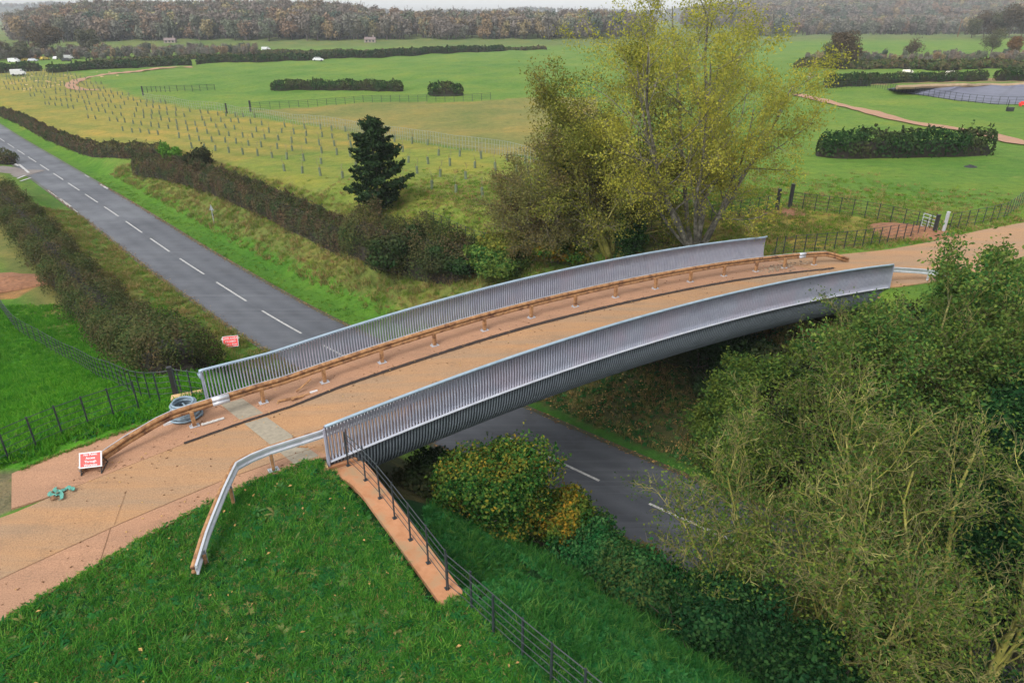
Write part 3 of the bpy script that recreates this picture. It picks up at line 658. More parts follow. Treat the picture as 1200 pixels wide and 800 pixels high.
gr, I, PP = guard_rail('guard_rail', pts, [(s, float(pv(s)), .62, True) for s in ps], True, 'brown timber faced guard rail running the length of the deck by the far parapet', 1)
for s in (-2.3, 31.2):                                                       # steel joint sleeves
    b = MB(); a = [(s - .3, float(pv(s)) + .1), (s + .3, float(pv(s)) + .1)]
    for dz in (.085, -.085): b.tube([(*xy_of(q, w), float(prof(q)) + .68 + dz) for q, w in a], .092, 10)
    o = b.build('joint_sleeve', M['galv'], gr, True); o.matrix_parent_inverse = I
npts = [(-4.75, -3.1, .30), (-4.2, -2.0, .52), (-3.35, -.55, .76), (-2.85, .22, .86), (-2.55, .38, .86), (-1.75, .52, .84), (0, .50, .84)] + [(s, float(vNear(s)) + .48, .84) for s in (3, 8, 14, 20, 26, 32, 33.3)] + [(35.2, -.8, .6), (37, -1.9, .3)]
gr2, I, PP = guard_rail('guard_rail', npts, [(-4.45, -2.62, .38, False), (-3.22, -.42, .66, False)] + [(-1.72, .58, .72, True)] + [(s, float(vNear(s)) + .56, .72, True) for s in (.8, 3.3, 5.8, 8.3, 10.8, 13.3, 15.8, 18.3, 20.8, 23.3, 25.8, 28.3, 30.8)] + [(33.6, .3, .72, True), (35.6, -1.05, .5, False)],
                       False, 'grey steel guard rail inside the near parapet, its left end bent down onto the lawn', -1)
# ------------------------------------------------------------------ railings and fences
def fence(path, spacing, h, nr, label, mat, group=None, base=None, name='railing_fence', pr=.026, rr=.0115, wz=None, postmat=None, dense_k=0, cat='fence', z_fn=None):
    P = np.array(path, float); 
    if P.shape[1] == 2: P = np.c_[P, Zf(P[:, 0], P[:, 1])]
    n = max(1, round(np.linalg.norm(np.diff(P[:, :2], axis=0), axis=1).sum() / spacing)); 
    Lc = np.r_[0, np.cumsum(np.linalg.norm(np.diff(P[:, :2], axis=0), axis=1))]; t = np.linspace(0, Lc[-1], n + 1)
    Q = np.stack([np.interp(t, Lc, P[:, k]) for k in range(3)], 1)
    if z_fn is None: Q[:, 2] = Zf(Q[:, 0], Q[:, 1])
    root = empty(name, tuple(Q[0]), label, cat, group); I = Matrix.Translation(-root.location)
    # rails run through the posts; a rail is subdivided so that it follows the ground
    K = smooth(Q, 2)
    for j in range(nr):
        hh = h * (j + 1) / nr - (.03 if j == nr - 1 else 0); q = K.copy(); q[:, 2] += hh
        MB().tube(q, rr * (1.35 if j == nr - 1 else 1), 4).build('rail', mat, root).matrix_parent_inverse = I
    me = None
    for i in range(n + 1):
        if me is None:
            b = MB().box((0, 0, h / 2), (pr * 2.1, pr * 1.3, h + .02)); 
            if base: b.box((0, 0, .015), (.12, .12, .02))
            o = b.build('post', postmat or mat, root, loc=tuple(Q[i])); me = o.data
        else: o = obj('post', me, root, tuple(Q[i]))
        o.matrix_parent_inverse = I
        k = min(i, n - 1); o.rotation_euler.z = math.atan2(Q[k + 1, 1] - Q[k, 1], Q[k + 1, 0] - Q[k, 0])
    return root, Q
def gp_(pts): return [G(*p) for p in pts]
svp = lambda pts: [(*xy_of(s, v), 0) for s, v in pts]
BR = M['black_rail']
fence(svp([(-13.5, 3.6), (-11.3, 5.1), (-9.15, 6.23), (-7.61, 6.86), (-5.98, 7.33), (-4.9, 7.5)]), .86, 1.25, 5, 'black estate railing along the upper edge of the pavement at the left', BR)
fence(gp_([(-50, 318), (0, 360), (20, 388), (34, 397), (51, 405), (67, 415), (94, 429), (116, 444), (140, 454), (160, 466), (187, 471), (204, 466), (214, 465)]), .95, 1.25, 5, 'long black estate railing curving past the foot of the left hedge', BR)
wz = lambda v: float(np.interp(-v, [-q[0] for q in wl], [q[1] for q in wl]))
Cw = [(.45, -.45), (.62, -1.3), (.66, -2.5), (.66, -3.67), (.66, -4.76), (.68, -5.87), (.68, -6.95)]
P = [(*xy_of(s, v), wz(v)) for s, v in Cw]
fence(P, 1.05, 1.32, 5, 'black railing bolted along the coping of the near sandstone wing wall', BR, base=True, z_fn=1, pr=.026)
P = [(*xy_of(a, b), 0) for a, b in ((.85, -7.6), (.9, -8.75), (1.15, -9.6), (1.25, -10.4), (1.45, -11.3), (1.9, -13.5))]
fence([(*xy_of(.68, -7.0), .3)] + [(p[0], p[1], gz(p[0], p[1])) for p in P], .95, 1.28, 5, 'black railing dropping down the grass slope at the bottom of the picture', BR, pr=.026, z_fn=1)
P = [(*xy_of(-3.45, 7.75), .4), (*xy_of(-3.0, 7.2), .45), (*xy_of(-2.62, 6.62), .5)]
fence(P, .9, 1.2, 5, 'short black railing between the gate post and the far left end of the parapet', BR, z_fn=1)
fence(svp([(30.6, 6.95), (32.7, 6.9), (34.8, 6.1), (38, 5.0), (42.3, 4.2), (44.6, 4.0)]), .74, 1.2, 5, 'black railing behind the far right end of the bridge beside the track', BR)
fence(gp_([(1112, 270), (1137, 265), (1160, 260.5), (1176, 256)]), .95, 1.25, 5, 'dark railing along the track right of the steel gate', BR)
fence(gp_([(1176, 256), (1185, 250), (1200, 238), (1225, 222), (1260, 205)]), .95, 1.25, 5, 'dark railing climbing away at the right edge beyond the gate', BR)
fence(gp_([(690, 292), (741, 277), (800, 266), (861, 255), (908, 247)]), .95, 1.3, 5, 'dark railing passing behind the multi-stemmed yellow tree', M['green_rail'])
fence(gp_([(926, 244), (960, 248), (997, 253), (1039, 260.6), (1062, 266), (1088, 272)]), .95, 1.3, 5, 'dark railing from the tall gate posts to the steel gate', M['green_rail'])
fence(gp_([(500, 262), (560, 290), (620, 296), (690, 292)]), 1.1, 1.2, 4, 'low dark railing behind the bushes at the middle of the bridge', M['green_rail'])
pale = surf('weathered_pale', (.17, .19, .14), (.27, .29, .22), 3, .9)
gpf = gp_([(168, 117), (210, 125), (240, 129), (266, 133)]); fence(gpf, 1.25, 1.7, 3, 'hazy pale fence bending around the head of the young plantation', pale, name='paling_fence', pr=.035, rr=.02)
gpf = gp_([(266, 133), (340, 145), (398, 152)]); fence(gpf, .9, 1.7, 3, 'grey paling fence between the dark corner post and the conifer', pale, name='paling_fence', pr=.035, rr=.018)
gpf = gp_([(398, 152), (460, 163), (528, 174), (575, 180), (640, 196)]); fence(gpf, .62, 1.7, 3, 'close-set grey paling fence behind the conifer at the far side of the yellow field', pale, name='paling_fence', pr=.03, rr=.018)
fence(gp_([(294, 129), (340, 126.5), (400, 123), (480, 120), (575, 117)]), 1.9, 1.4, 4, 'thin green fence along the foot of the far green field', M['green_rail'], pr=.04, rr=.02)
fence(gp_([(168, 109), (200, 108), (252, 106)]), 1.8, 1.5, 4, 'short dark fence left of centre below the curving far track', M['green_rail'], pr=.06, rr=.03)
fence(gp_([(968, 104), (1000, 103), (1022, 102.5), (1049, 108), (1076, 112), (1117, 118), (1155, 122), (1200, 123.5), (1240, 125)]), 1.3, 1.5, 3, 'dark fence in front of the lined reservoir', M['green_rail'], pr=.035, rr=.02)
def bigpost(x, y, z, h, w, label, mat=None, group=None):
    b = MB().box((0, 0, h / 2), (w, w, h)).box((0, 0, h + .02), (w * 1.15, w * 1.15, .05)); o = b.build('gate_post', mat or M['darkpost'], loc=(x, y, z)); o.rotation_euler.z = .5; return tag(o, label, 'post', group)
x, y = xy_of(-3.55, 7.85); bigpost(x, y, gz(x, y), 1.35, .16, 'stout black post behind the coiled pipe')
bigpost(*G(910, 247), 1.7, .2, 'left of the two tall black gate posts under the yellow tree'); bigpost(*G(925, 244), 1.9, .22, 'right of the two tall black gate posts under the yellow tree')
bigpost(*G(225 + 41, 133), 1.9, .3, 'dark corner post of the grey paling fence'); bigpost(*G(294, 131), 2.1, .35, 'thick dark strainer post where the thin green fence starts')
bigpost(*G(168, 112), 2.2, .35, 'dark post at the left end of the short far fence')
bigpost(*G(1094, 275), 1.4, .2, 'black post at the left side of the steel gate'); bigpost(*G(1105, 273), 1.5, .16, 'pale steel post at the right side of the gate', M['galv'])
a, b_ = Vector(G(1090, 275)), Vector(G(1105, 273)); a = Vector(G(1078, 268)); b_ = Vector(G(1093, 273))
g = empty('field_gate', tuple(a), 'small grey steel field gate beside the track', 'gate', rz=math.atan2(b_.y - a.y, b_.x - a.x)); gl = (b_ - a).length
for hh in (.25, .45, .65, .9, 1.15): MB().tube([(0, 0, hh), (gl, 0, hh)], .022, 6).build('bar', M['galv'], g)
b = MB(); [b.tube([(q, 0, .2), (q, 0, 1.18)], .028, 6) for q in (0.03, gl / 2, gl - .03)]; b.build('upright', M['galv'], g)

# ------------------------------------------------------------------ trees and shrubs
RMIN = [.004]
def grow(rng, stems, specs, keep_all=False):
    """stems: list of (p, d, L, r). specs: per level dict(n, len, ang, wig, up, t0, seg). Returns woody paths and leaf anchors"""
    paths, anchors = [], []
    def br(p, d, Ln, r, lv):
        sp = specs[lv]; n = sp.get('seg', 6); p = np.array(p, float); d = np.array(d, float); pts = [p.copy()]; ds = []
        rend = sp.get('tap', .35)
        for i in range(n):
            d = d + rng.normal(0, sp['wig'], 3); d[2] += sp['up']; d /= np.linalg.norm(d); p = p + d * Ln / n; pts.append(p.copy()); ds.append(d.copy())
        pts = np.array(pts); rad = r * np.linspace(1, rend, n + 1) if r > 0 else np.zeros(n + 1)
        paths.append((pts, rad, lv))
        if lv == len(specs) - 1 or sp.get('leafy'):
            k = sp.get('la', 5); tt = rng.uniform(.15, 1.02, k) * n; ii = np.clip(tt.astype(int), 0, n - 1); f = (tt - ii)[:, None]
            anchors.append(pts[ii] * (1 - f) + pts[np.minimum(ii + 1, n)] * f)
        if lv < len(specs) - 1:
            m = specs[lv + 1]; cnt = max(1, int(m['n'] * rng.uniform(.8, 1.2)))
            for c in range(cnt):
                t = m.get('t0', .3) + (1 - m.get('t0', .3)) * ((c + rng.uniform(0, 1)) / cnt); t = min(t, .999); i = int(t * n); q = pts[i] * (1 - (t * n - i)) + pts[i + 1] * (t * n - i)
                dd = ds[i]; az = rng.uniform(0, 2 * math.pi) if 'flat' not in m else c * 2.4
                ref = np.array([0, 0, 1.0]) if abs(dd[2]) < .9 else np.array([1.0, 0, 0]); u = np.cross(dd, ref); u /= np.linalg.norm(u); w = np.cross(dd, u)
                a = R(m['ang']) * rng.uniform(.75, 1.25); nd = dd * math.cos(a) + (u * math.cos(az) + w * math.sin(az)) * math.sin(a)
                shape = m.get('shape', lambda t: 1 - .45 * t)(t)
                br(q, nd, Ln * m['len'] * shape * rng.uniform(.75, 1.2), max(RMIN[0], r * (1 - (1 - rend) * t) * m.get('rr', .5)), lv + 1)
    for p, d, Ln, r in stems: br(p, np.array(d, float) / np.linalg.norm(d), Ln, r, 0)
    return paths, (np.vstack(anchors) if anchors else np.zeros((0, 3)))
def wood_mesh(name, paths, mats, lv_mat, kmin=3):
    Vs, Fs, mi, n0 = [], [], [], 0
    for lv in sorted({q[2] for q in paths}):
        V, Fq = tubes_np([(p, r) for p, r, l in paths if l == lv], max(kmin, 7 - 2 * lv)); Vs.append(V); Fs.append(Fq + n0); n0 += len(V); mi.append(np.full(len(Fq), lv_mat[min(lv, len(lv_mat) - 1)]))
    return new_mesh(name, np.vstack(Vs), np.vstack(Fs), mats=mats, smooth=True, midx=np.concatenate(mi))
def tree(name, loc, label, cat, paths, anchors, rng, leaf_mat, size, per, spread, wood=('bark', 'twig'), lv_mat=(0, 0, 1, 1), group=None, aspect=1.7, rz=0, drop=1.0, flat=0, extra=None):
    root = empty(name, loc, label, cat, group, rz)
    obj('trunk', wood_mesh('trunk', paths, [M[w] for w in wood], lv_mat), root)
    if len(anchors) and per:
        C = np.repeat(anchors, per, 0); C = C + rng.normal(0, spread, C.shape)
        if drop < 1: C = C[rng.uniform(size=len(C)) < drop]
        V, Fq = leaf_quads(rng, C, size, aspect, flat); obj('crown', new_mesh('crown', V, Fq, leaf_mat), root)
    return root
LM = {}
LM['willow'] = leafmat('yellow_green_leaves', [(.20, .22, .035), (.32, .33, .05), (.41, .39, .06), (.48, .42, .065)], .45, [(.19, .21, .04), (.28, .29, .05), (.36, .34, .06)], .35)
LM['olive'] = leafmat('olive_leaves', [(.09, .12, .022), (.17, .19, .035), (.26, .25, .045)], .35, [(.08, .08, .03), (.16, .16, .035), (.23, .19, .04)], .5)
LM['brown'] = leafmat('brown_leaves', [(.09, .10, .035), (.16, .165, .05), (.21, .19, .06)], .3, [(.10, .08, .04), (.18, .13, .05)], .5)
LM['ivy'] = leafmat('ivy_leaves', [(.012, .035, .012), (.03, .075, .02), (.05, .11, .03)], .15)
LM['conifer'] = leafmat('conifer_needles', [(.010, .024, .012), (.022, .045, .018), (.035, .060, .022)], .12)
LM['brightcon'] = leafmat('bright_conifer', [(.04, .11, .015), (.08, .20, .025), (.13, .27, .04)], .2)
LM['dark'] = leafmat('dark_green_leaves', [(.005, .022, .008), (.012, .045, .014), (.025, .075, .02), (.05, .11, .03)], .2, [(.006, .03, .012), (.016, .06, .02), (.035, .085, .028)], .45)
LM['ash'] = leafmat('ash_leaves', [(.025, .09, .022), (.055, .14, .032), (.11, .19, .04), (.20, .25, .05)], .3, [(.04, .10, .022), (.13, .17, .035)], .5)
LM['fern'] = leafmat('olive_sprays', [(.04, .08, .016), (.085, .13, .022), (.16, .20, .035)], .3, [(.03, .08, .02), (.07, .14, .03), (.13, .17, .03)], .8)
LM['autumn'] = leafmat('autumn_leaves', [(.012, .055, .012), (.03, .10, .018), (.06, .14, .024), (.10, .17, .03)], .3, [(.04, .10, .018), (.14, .15, .02), (.36, .20, .02), (.07, .12, .025), (.50, .22, .02)], .8)
LM['mixedgreen'] = leafmat('yellowing_leaves', [(.008, .045, .012), (.022, .09, .018), (.05, .13, .024), (.12, .18, .03)], .3, [(.02, .09, .018), (.06, .14, .025), (.16, .18, .03), (.36, .24, .03)], .9)
LM['bramble'] = leafmat('bramble_leaves', [(.008, .06, .018), (.02, .11, .03), (.05, .17, .05)], .25, [(.01, .06, .018), (.04, .10, .03), (.09, .12, .03)], .4)
LM['nettle'] = leafmat('nettle_leaves', [(.01, .075, .02), (.022, .12, .03), (.05, .17, .045)], .25)
LM['hedge'] = leafmat('hedge_leaves', [(0.062, 0.040, 0.030), (0.106, 0.069, 0.048), (0.062, 0.073, 0.027), (0.150, 0.094, 0.056)], .15, [(0.027, 0.050, 0.022), (0.050, 0.081, 0.030), (0.088, 0.069, 0.043)], .55)
LM['hedge_l'] = leafmat('wild_hedge_leaves', [(.022, .05, .016), (.05, .085, .026), (.10, .10, .035), (.04, .065, .022)], .2, [(.075, .065, .032), (.12, .085, .045), (.04, .07, .022)], .4)
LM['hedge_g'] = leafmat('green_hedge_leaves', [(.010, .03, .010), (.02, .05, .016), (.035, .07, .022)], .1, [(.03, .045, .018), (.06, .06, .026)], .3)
LM['pale'] = leafmat('pale_foliage', [(.22, .26, .14), (.32, .36, .22)], .2)
rng = np.random.default_rng(11)
def leafy_crown(rng, n, rad, hgt, z0, lobes=9, size=.3, thick=.35):
    """leaf positions and outward normals over a lumpy crown"""
    C, Nn = [], []; w = rng.dirichlet(np.ones(lobes) * 6); 
    for i in range(lobes):
        a = rng.uniform(0, 6.28); rr = rad * rng.uniform(.15, .62); c = np.array([math.cos(a) * rr, math.sin(a) * rr, z0 + hgt * rng.uniform(.22, .78)]); lr = np.array([rad, rad, hgt * .5]) * rng.uniform(.28, .58, 3)
        m = int(n * w[i]); d = rng.normal(size=(m, 3)); d /= np.linalg.norm(d, axis=1)[:, None]; f = 1 - np.abs(rng.normal(0, thick, (m, 1)))
        f = np.clip(f, .05, 1.1) * (1 + .16 * np.sin(d[:, :1] * 7 + i) * np.sin(d[:, 1:2] * 8 + 2 * i) + .12 * np.sin(d[:, 2:] * 11 + i)); C.append(c + d * lr * f); Nn.append(d)
    C = np.vstack(C); Nn = np.vstack(Nn); k = C[:, 2] > 0.02; return C[k], Nn[k]
def bush(name, loc, label, n, rad, hgt, lm, size, seed, wood='twig_dark', group=None, lobes=9, twigs=60, z0=0., cat='bush', core=.55, shoots=0):
    rg = np.random.default_rng(seed); root = empty(name, loc, label, cat, group)
    P = []
    for i in range(twigs + shoots):
        a = rg.uniform(0, 6.28); ln = hgt * rg.uniform(.7, 1.02) * (1.25 if i >= twigs else 1); el = rg.uniform(.3, 1.2); k = 6; p = np.array([rg.normal(0, .15 * rad), rg.normal(0, .15 * rad), 0]); d = np.array([math.cos(a) * math.cos(el) * rad / hgt, math.sin(a) * math.cos(el) * rad / hgt, math.sin(el)]); d /= np.linalg.norm(d)
        q = [p]; ln *= .8
        for _ in range(k): d = d + rg.normal(0, .14, 3); d[2] += .05; d /= np.linalg.norm(d); p = p + d * ln / k; q.append(p)
        P.append((np.array(q), np.linspace(.03, .008, k + 1) * (hgt / 3), 0))
    obj('branches', wood_mesh('branches', P, [M[wood]], (0,)), root)
    C, Nn = leafy_crown(rg, n, rad, hgt, z0, lobes)
    m = max(20, n // 260); ia = rg.integers(0, len(C), m); SP = []
    for q in ia:                                                            # sprays standing out of the outline
        d = Nn[q] + np.array([0, 0, .5]) + rg.normal(0, .35, 3); d /= np.linalg.norm(d); ln = rad * rg.uniform(.12, .34); k = 14; t = rg.uniform(0, 1, (k, 1)); SP.append(C[q] + d * ln * t + rg.normal(0, .05 + .02 * rad, (k, 3)) * (1.1 - t))
    SP = np.vstack(SP); SP = SP[SP[:, 2] > 0]; C = np.vstack([C, SP]); Nn = np.vstack([Nn, rg.normal(size=SP.shape)])
    V, Fq = leaf_quads(rg, C, size, 1.5, 0, Nn); obj('foliage', new_mesh('foliage', V, Fq, lm), root)
    return root

# big multi-stemmed tree with yellow leaves
x, y, z = G(815, 291); bx, by, bz = x, y, z
stems = []
for i, (dx, dy, dz, Ln, r) in enumerate([(-.55, .1, 1, 14.5, .20), (-.40, -.25, 1, 17.0, .19), (-.16, .3, 1, 17.5, .18), (.10, -.1, 1, 17.5, .22), (.28, .3, 1, 16.5, .19), (.52, .0, 1, 13.0, .21), (-.45, .5, 1, 16, .15), (.42, -.35, 1, 11.5, .15), (-.05, -.4, 1, 15, .14), (-.6, -.2, 1, 10.5, .12)]):
    stems.append(((dx * .7, dy * .7, -.2), (dx - .13, dy, dz), Ln * .88, r))
rg = np.random.default_rng(3)
sp = [dict(n=1, len=1, ang=0, wig=.07, up=.03, seg=10, tap=.22), dict(n=14, len=.40, ang=46, wig=.11, up=.02, seg=7, t0=.24, rr=.42, shape=lambda t: 1.2 - .6 * t), dict(n=9, len=.46, ang=42, wig=.14, up=.0, seg=5, t0=.15, rr=.5), dict(n=6, len=.45, ang=38, wig=.16, up=-.02, seg=4, t0=.1, rr=.5, la=7)]
pa, an = grow(rg, stems, sp)
tree('multi_stem_tree', (x, y, z), 'tall multi-stemmed tree with pale bark and thin yellow-green leaves behind the bridge', 'tree', pa, an, rg, LM['willow'], .08, 3, .22, wood=('bark_pale', 'twig'), lv_mat=(0, 0, 1, 1), aspect=1.5, drop=.62)
# darker group left of it
def broad(seed, stems, lens=(.5, .45, .42), n=(11, 8, 6), la=6, ang=(45, 42, 40), up=(.03, .02, 0, 0), wig=(.08, .12, .15, .17), t0=.2):
    rg = np.random.default_rng(seed)
    sp = [dict(n=1, len=1, ang=0, wig=wig[0], up=up[0], seg=9, tap=.25), dict(n=n[0], len=lens[0], ang=ang[0], wig=wig[1], up=up[1], seg=7, t0=t0, rr=.45), dict(n=n[1], len=lens[1], ang=ang[1], wig=wig[2], up=up[2], seg=5, t0=.15, rr=.5), dict(n=n[2], len=lens[2], ang=ang[2], wig=wig[3], up=up[3], seg=4, t0=.1, rr=.55, la=la)]
    pa, an = grow(rg, stems, sp); return pa, an, rg
x, y, z = G(648, 298)
pa, an, rg = broad(21, [((-.3, 0, -.3), (-.35, .1, 1), 6.8, .17), ((0, .2, -.3), (-.12, .3, 1), 8.2, .2), ((.3, 0, -.3), (.12, -.1, 1), 7.6, .16), ((-.5, .1, -.3), (-.75, -.1, 1), 5.6, .13), ((.1, -.3, -.3), (-.2, -.6, 1), 5.6, .14)], n=(16, 10, 7), lens=(.56, .5, .48), ang=(58, 45, 40), t0=.10)
tree('bushy_tree', (x, y, z), 'spreading bushy tree with bare grey twigs and few brown leaves left of the yellow tree', 'tree', pa, an, rg, LM['brown'], .075, 2, .22, wood=('bark', 'twig'), drop=.7)
x, y, z = G(716, 300)
pa, an, rg = broad(22, [((0, 0, -.3), (-.25, .1, 1), 11.5, .22), ((.2, .2, -.3), (.02, .1, 1), 11.5, .2), ((-.2, .2, -.3), (-.5, .2, 1), 9.5, .16), ((.3, -.2, -.3), (.35, -.1, 1), 8.5, .17)], n=(16, 9, 7), lens=(.52, .48, .47), ang=(50, 44, 40), t0=.12)
tree('slender_tree', (x, y, z), 'tall slender tree of olive green leaves between the bushy tree and the yellow tree', 'tree', pa, an, rg, LM['olive'], .085, 3, .26, wood=('bark_lichen', 'twig'), drop=.85)
x, y, z = G(690, 292); y += 1.5; z = gz(x, y)
pa, an, rg = broad(23, [((0, 0, -.3), (-.05, 0, 1), 8.0, .3), ((.2, .2, -.3), (.25, .1, 1), 7, .2)], n=(9, 7, 5), lens=(.36, .45, .45), t0=.1)
tr = tree('ivy_tree', (x, y, z), 'dark ivy-smothered trunk in the middle of the tree group beyond the bridge', 'tree', pa, an, rg, LM['ivy'], .16, 4, .25, wood=('bark', 'twig_dark'))
# ivy on a trunk right of the group
x, y, z = G(738, 298)
C = np.random.default_rng(4).normal(size=(5200, 3)) * np.array([.42, .42, .9]) + np.array([0, 0, 1.6]); C = C[C[:, 2] > 0]
V, Fq = leaf_quads(np.random.default_rng(5), C, .12); r_ = empty('ivy_clad_tree', (x, y, z), 'short ivy-covered trunk just left of the multi-stemmed yellow tree', 'tree'); obj('ivy', new_mesh('ivy', V, Fq, LM['ivy']), r_)
MB().tube([(0, 0, -.2), (.05, 0, 1.5), (-.05, .05, 3.0), (.1, .1, 5.2)], [.16, .14, .12, .05], 7).build('trunk', M['bark'], r_, True)

# conifer in the yellow field
x, y, z = G(444, 252)
rg = np.random.default_rng(31); paths = [(np.array([(0, 0, -.3), (.05, 0, 2.5), (.0, .05, 5), (.08, 0, 8.3)]), np.array([.17, .12, .08, .02]), 0)]; an = []
for i in range(92):
    h = .5 + 7.7 * (i / 92) ** .92; a = i * 2.4 + rg.uniform(-.3, .3); Ln = (3.1 * (1 - (h / 8.7)) ** .62 * (1 + .16 * math.cos(a - .2) * (h < 4.5)) + .2) * rg.uniform(.5, 1.25) * (1.0 if h > 1.6 else .8); d = np.array([math.cos(a), math.sin(a), rg.uniform(.15, .75)]); p = np.array([0, 0, h]); q = [p]; 
    for k in range(6): d = d + rg.normal(0, .07, 3); d[2] += -.03 if k < 3 else .07; p = p + d / np.linalg.norm(d) * Ln / 6; q.append(p)
    q = np.array(q); paths.append((q, np.linspace(.035, .008, 7), 1))
    m = int(16 + 66 * Ln); t = rg.uniform(.18, 1.03, m) ** .8 * 6; ii = np.clip(t.astype(int), 0, 5); f = (t - ii)[:, None]; c = q[ii] * (1 - f) + q[ii + 1] * f; w = .08 + .15 * np.sin(np.clip(t / 6, 0, 1) * 3.1)[:, None]
    an.append(c + rg.normal(0, 1, (m, 3)) * w * np.array([1, 1, .5]))
r_ = empty('conifer', (x, y, z), 'dark conical conifer standing alone behind the clipped roadside hedge', 'tree')
obj('trunk', wood_mesh('trunk', paths, [M['bark']], (0,)), r_); V, Fq = leaf_quads(rg, np.vstack(an), .16, 2.4, .4); obj('crown', new_mesh('crown', V, Fq, LM['conifer']), r_)

# shrubs by the hedge corner
bush('conifer_shrub', G(203, 199), 'bright green conifer shrub at the corner of the roadside hedge', 5200, 1.7, 3.4, LM['brightcon'], .17, 41, lobes=7)
bush('dark_shrub', G(229, 200), 'dark brown-leaved shrub right of the bright green conifer shrub', 9000, 2.6, 2.9, leafmat('dark_mixed', [(.015, .025, .012), (.03, .04, .018), (.06, .05, .03)], .1), .15, 42, lobes=10, twigs=120, shoots=60)
bush('pale_shrub', G(183, 197), 'small pale grey-green shrub at the gap in the roadside hedge', 1800, .9, 1.5, LM['pale'], .12, 43, lobes=5)

# hedges -------------------------------------------------------------
def hedge(name, path, w, h, label, lm, dens, size, seed, cat='hedge', group=None, rough=.12, off=0., twigs=True, sq=.5, wvar=.12):
    """clipped hedge: leaves scattered through the shell of a rounded box that follows the ground"""
    rg = np.random.default_rng(seed); P = np.array([p[:2] for p in path]); P = smooth(resample(P, .8), 1); T, N = frame_line(P); P = P + N * off
    Lc = np.r_[0, np.cumsum(np.linalg.norm(np.diff(P, axis=0), axis=1))]; Lt = Lc[-1]; n = int(Lt * (w + 2 * h) * dens)
    t = rg.uniform(0, Lt, n); i = np.clip(np.searchsorted(Lc, t) - 1, 0, len(P) - 2); f = ((t - Lc[i]) / (Lc[i + 1] - Lc[i]))[:, None]
    C = P[i] * (1 - f) + P[i + 1] * f; Nn = N[i]; Tt = T[i]
    ph = rg.uniform(0, 6.28, 6); wob = lambda a, k: wvar * (np.sin(a * .8 + ph[k]) + .6 * np.sin(a * 1.9 + ph[k + 1]) + .35 * np.sin(a * 4.3 + ph[k + 2]))
    ww_ = w * (1 + wob(t, 0)); hh_ = h * (1 + .6 * wob(t, 2))
    an = rg.uniform(-.12, math.pi + .12, n); cx = np.cos(an); sz = np.sin(an); ex = np.sign(cx) * np.abs(cx) ** sq; ez = np.sign(sz) * np.abs(sz) ** sq
    fr = 1 - np.abs(rg.normal(0, rough, n)) + rg.normal(0, .02, n)
    end = np.minimum(np.minimum(t, Lt - t) / (w * .5), 1); endf = np.sqrt(np.clip(1 - (1 - end) ** 2, .05, 1))
    lat = ex * ww_ * .5 * fr * endf; up = np.maximum(ez, 0.0) * hh_ * fr * (.55 + .45 * endf) ; low = ez < .12; up = np.where(low, rg.uniform(0.02, .6, n) * hh_, up)
    X = C[:, 0] + Nn[:, 0] * lat; Y = C[:, 1] + Nn[:, 1] * lat; Z = Zf(X, Y) + up
    o0 = (P[0, 0], P[0, 1], gz(*P[0])); root = empty(name, o0, label, cat, group)
    Nv = np.stack([Nn[:, 0] * cx, Nn[:, 1] * cx, sz], 1)
    CC = np.stack([X, Y, Z], 1); ti = np.where((up > .6 * hh_) & (rg.uniform(size=n) < .012))[0]; SP = []
    for q in ti:
        d = np.array([rg.normal(0, .35), rg.normal(0, .35), 1.0]); ln = h * rg.uniform(.08, .3); k = 9; u_ = rg.uniform(0, 1, (k, 1)); SP.append(CC[q] + d * ln * u_ + rg.normal(0, .05, (k, 3)))
    if SP: SP = np.vstack(SP); CC = np.vstack([CC, SP]); Nv = np.vstack([Nv, rg.normal(size=SP.shape)])
    V, Fq = leaf_quads(rg, CC - o0, size, 1.6, 0, Nv); obj('foliage', new_mesh('foliage', V, Fq, lm), root)
    # added solid core, near black, blocks the view through the leaves
    V = []; prof_ = [(-.33, 0), (-.33, .55), (-.22, .8), (0, .88), (.22, .8), (.33, .55), (.33, 0)]; k = len(prof_)
    HC = []
    for q in range(len(P)):
        e = .25 if q in (0, len(P) - 1) else .7 if q in (1, len(P) - 2) else 1
        for a, c in prof_:
            x_ = P[q, 0] + N[q, 0] * a * w * e; y_ = P[q, 1] + N[q, 1] * a * w * e; V.append((x_ - o0[0], y_ - o0[1], 0)); HC.append((x_, y_, c * h * .66 * e - (.3 if c == 0 else 0)))
    V = np.array(V); HC = np.array(HC); V[:, 2] = Zf(HC[:, 0], HC[:, 1]) + HC[:, 2] - o0[2]; Fs = [(q * k + j, q * k + j + 1, (q + 1) * k + j + 1, (q + 1) * k + j) for q in range(len(P) - 1) for j in range(k - 1)] + [tuple(range(k)), tuple((len(P) - 1) * k + j for j in range(k))[::-1]]
    obj('branches', new_mesh('branches', V, Fs, M['core']), root)  # the dark filler core, no separate branches in it
    return root
g_ = lambda pts: [G(*p) for p in pts]
hedge('roadside_hedge', g_([(-60, 118), (0, 138), (22, 147), (55, 166), (85, 178), (105, 185), (150, 187), (183, 187)]), 1.6, 1.75, 'long clipped brown hedge along the far side of the road, ending before the gap', LM['hedge'], 60, .14, 51, off=.7)
hedge('roadside_hedge', g_([(154, 206), (200, 214), (240, 227), (275, 241), (300, 252), (350, 277), (400, 303)]), 2.0, 2.3, 'clipped brown hedge on the bank from the gap to the foot of the conifer', LM['hedge'], 120, .105, 52, off=.8)
hedge('overgrown_hedge', g_([(395, 298), (425, 312), (455, 322), (485, 332), (520, 338), (552, 334)]), 3.2, 3.2, 'overgrown brown thicket on the bank right below the conifer', LM['hedge_l'], 150, .10, 53, off=1.3, rough=.25, wvar=.2)
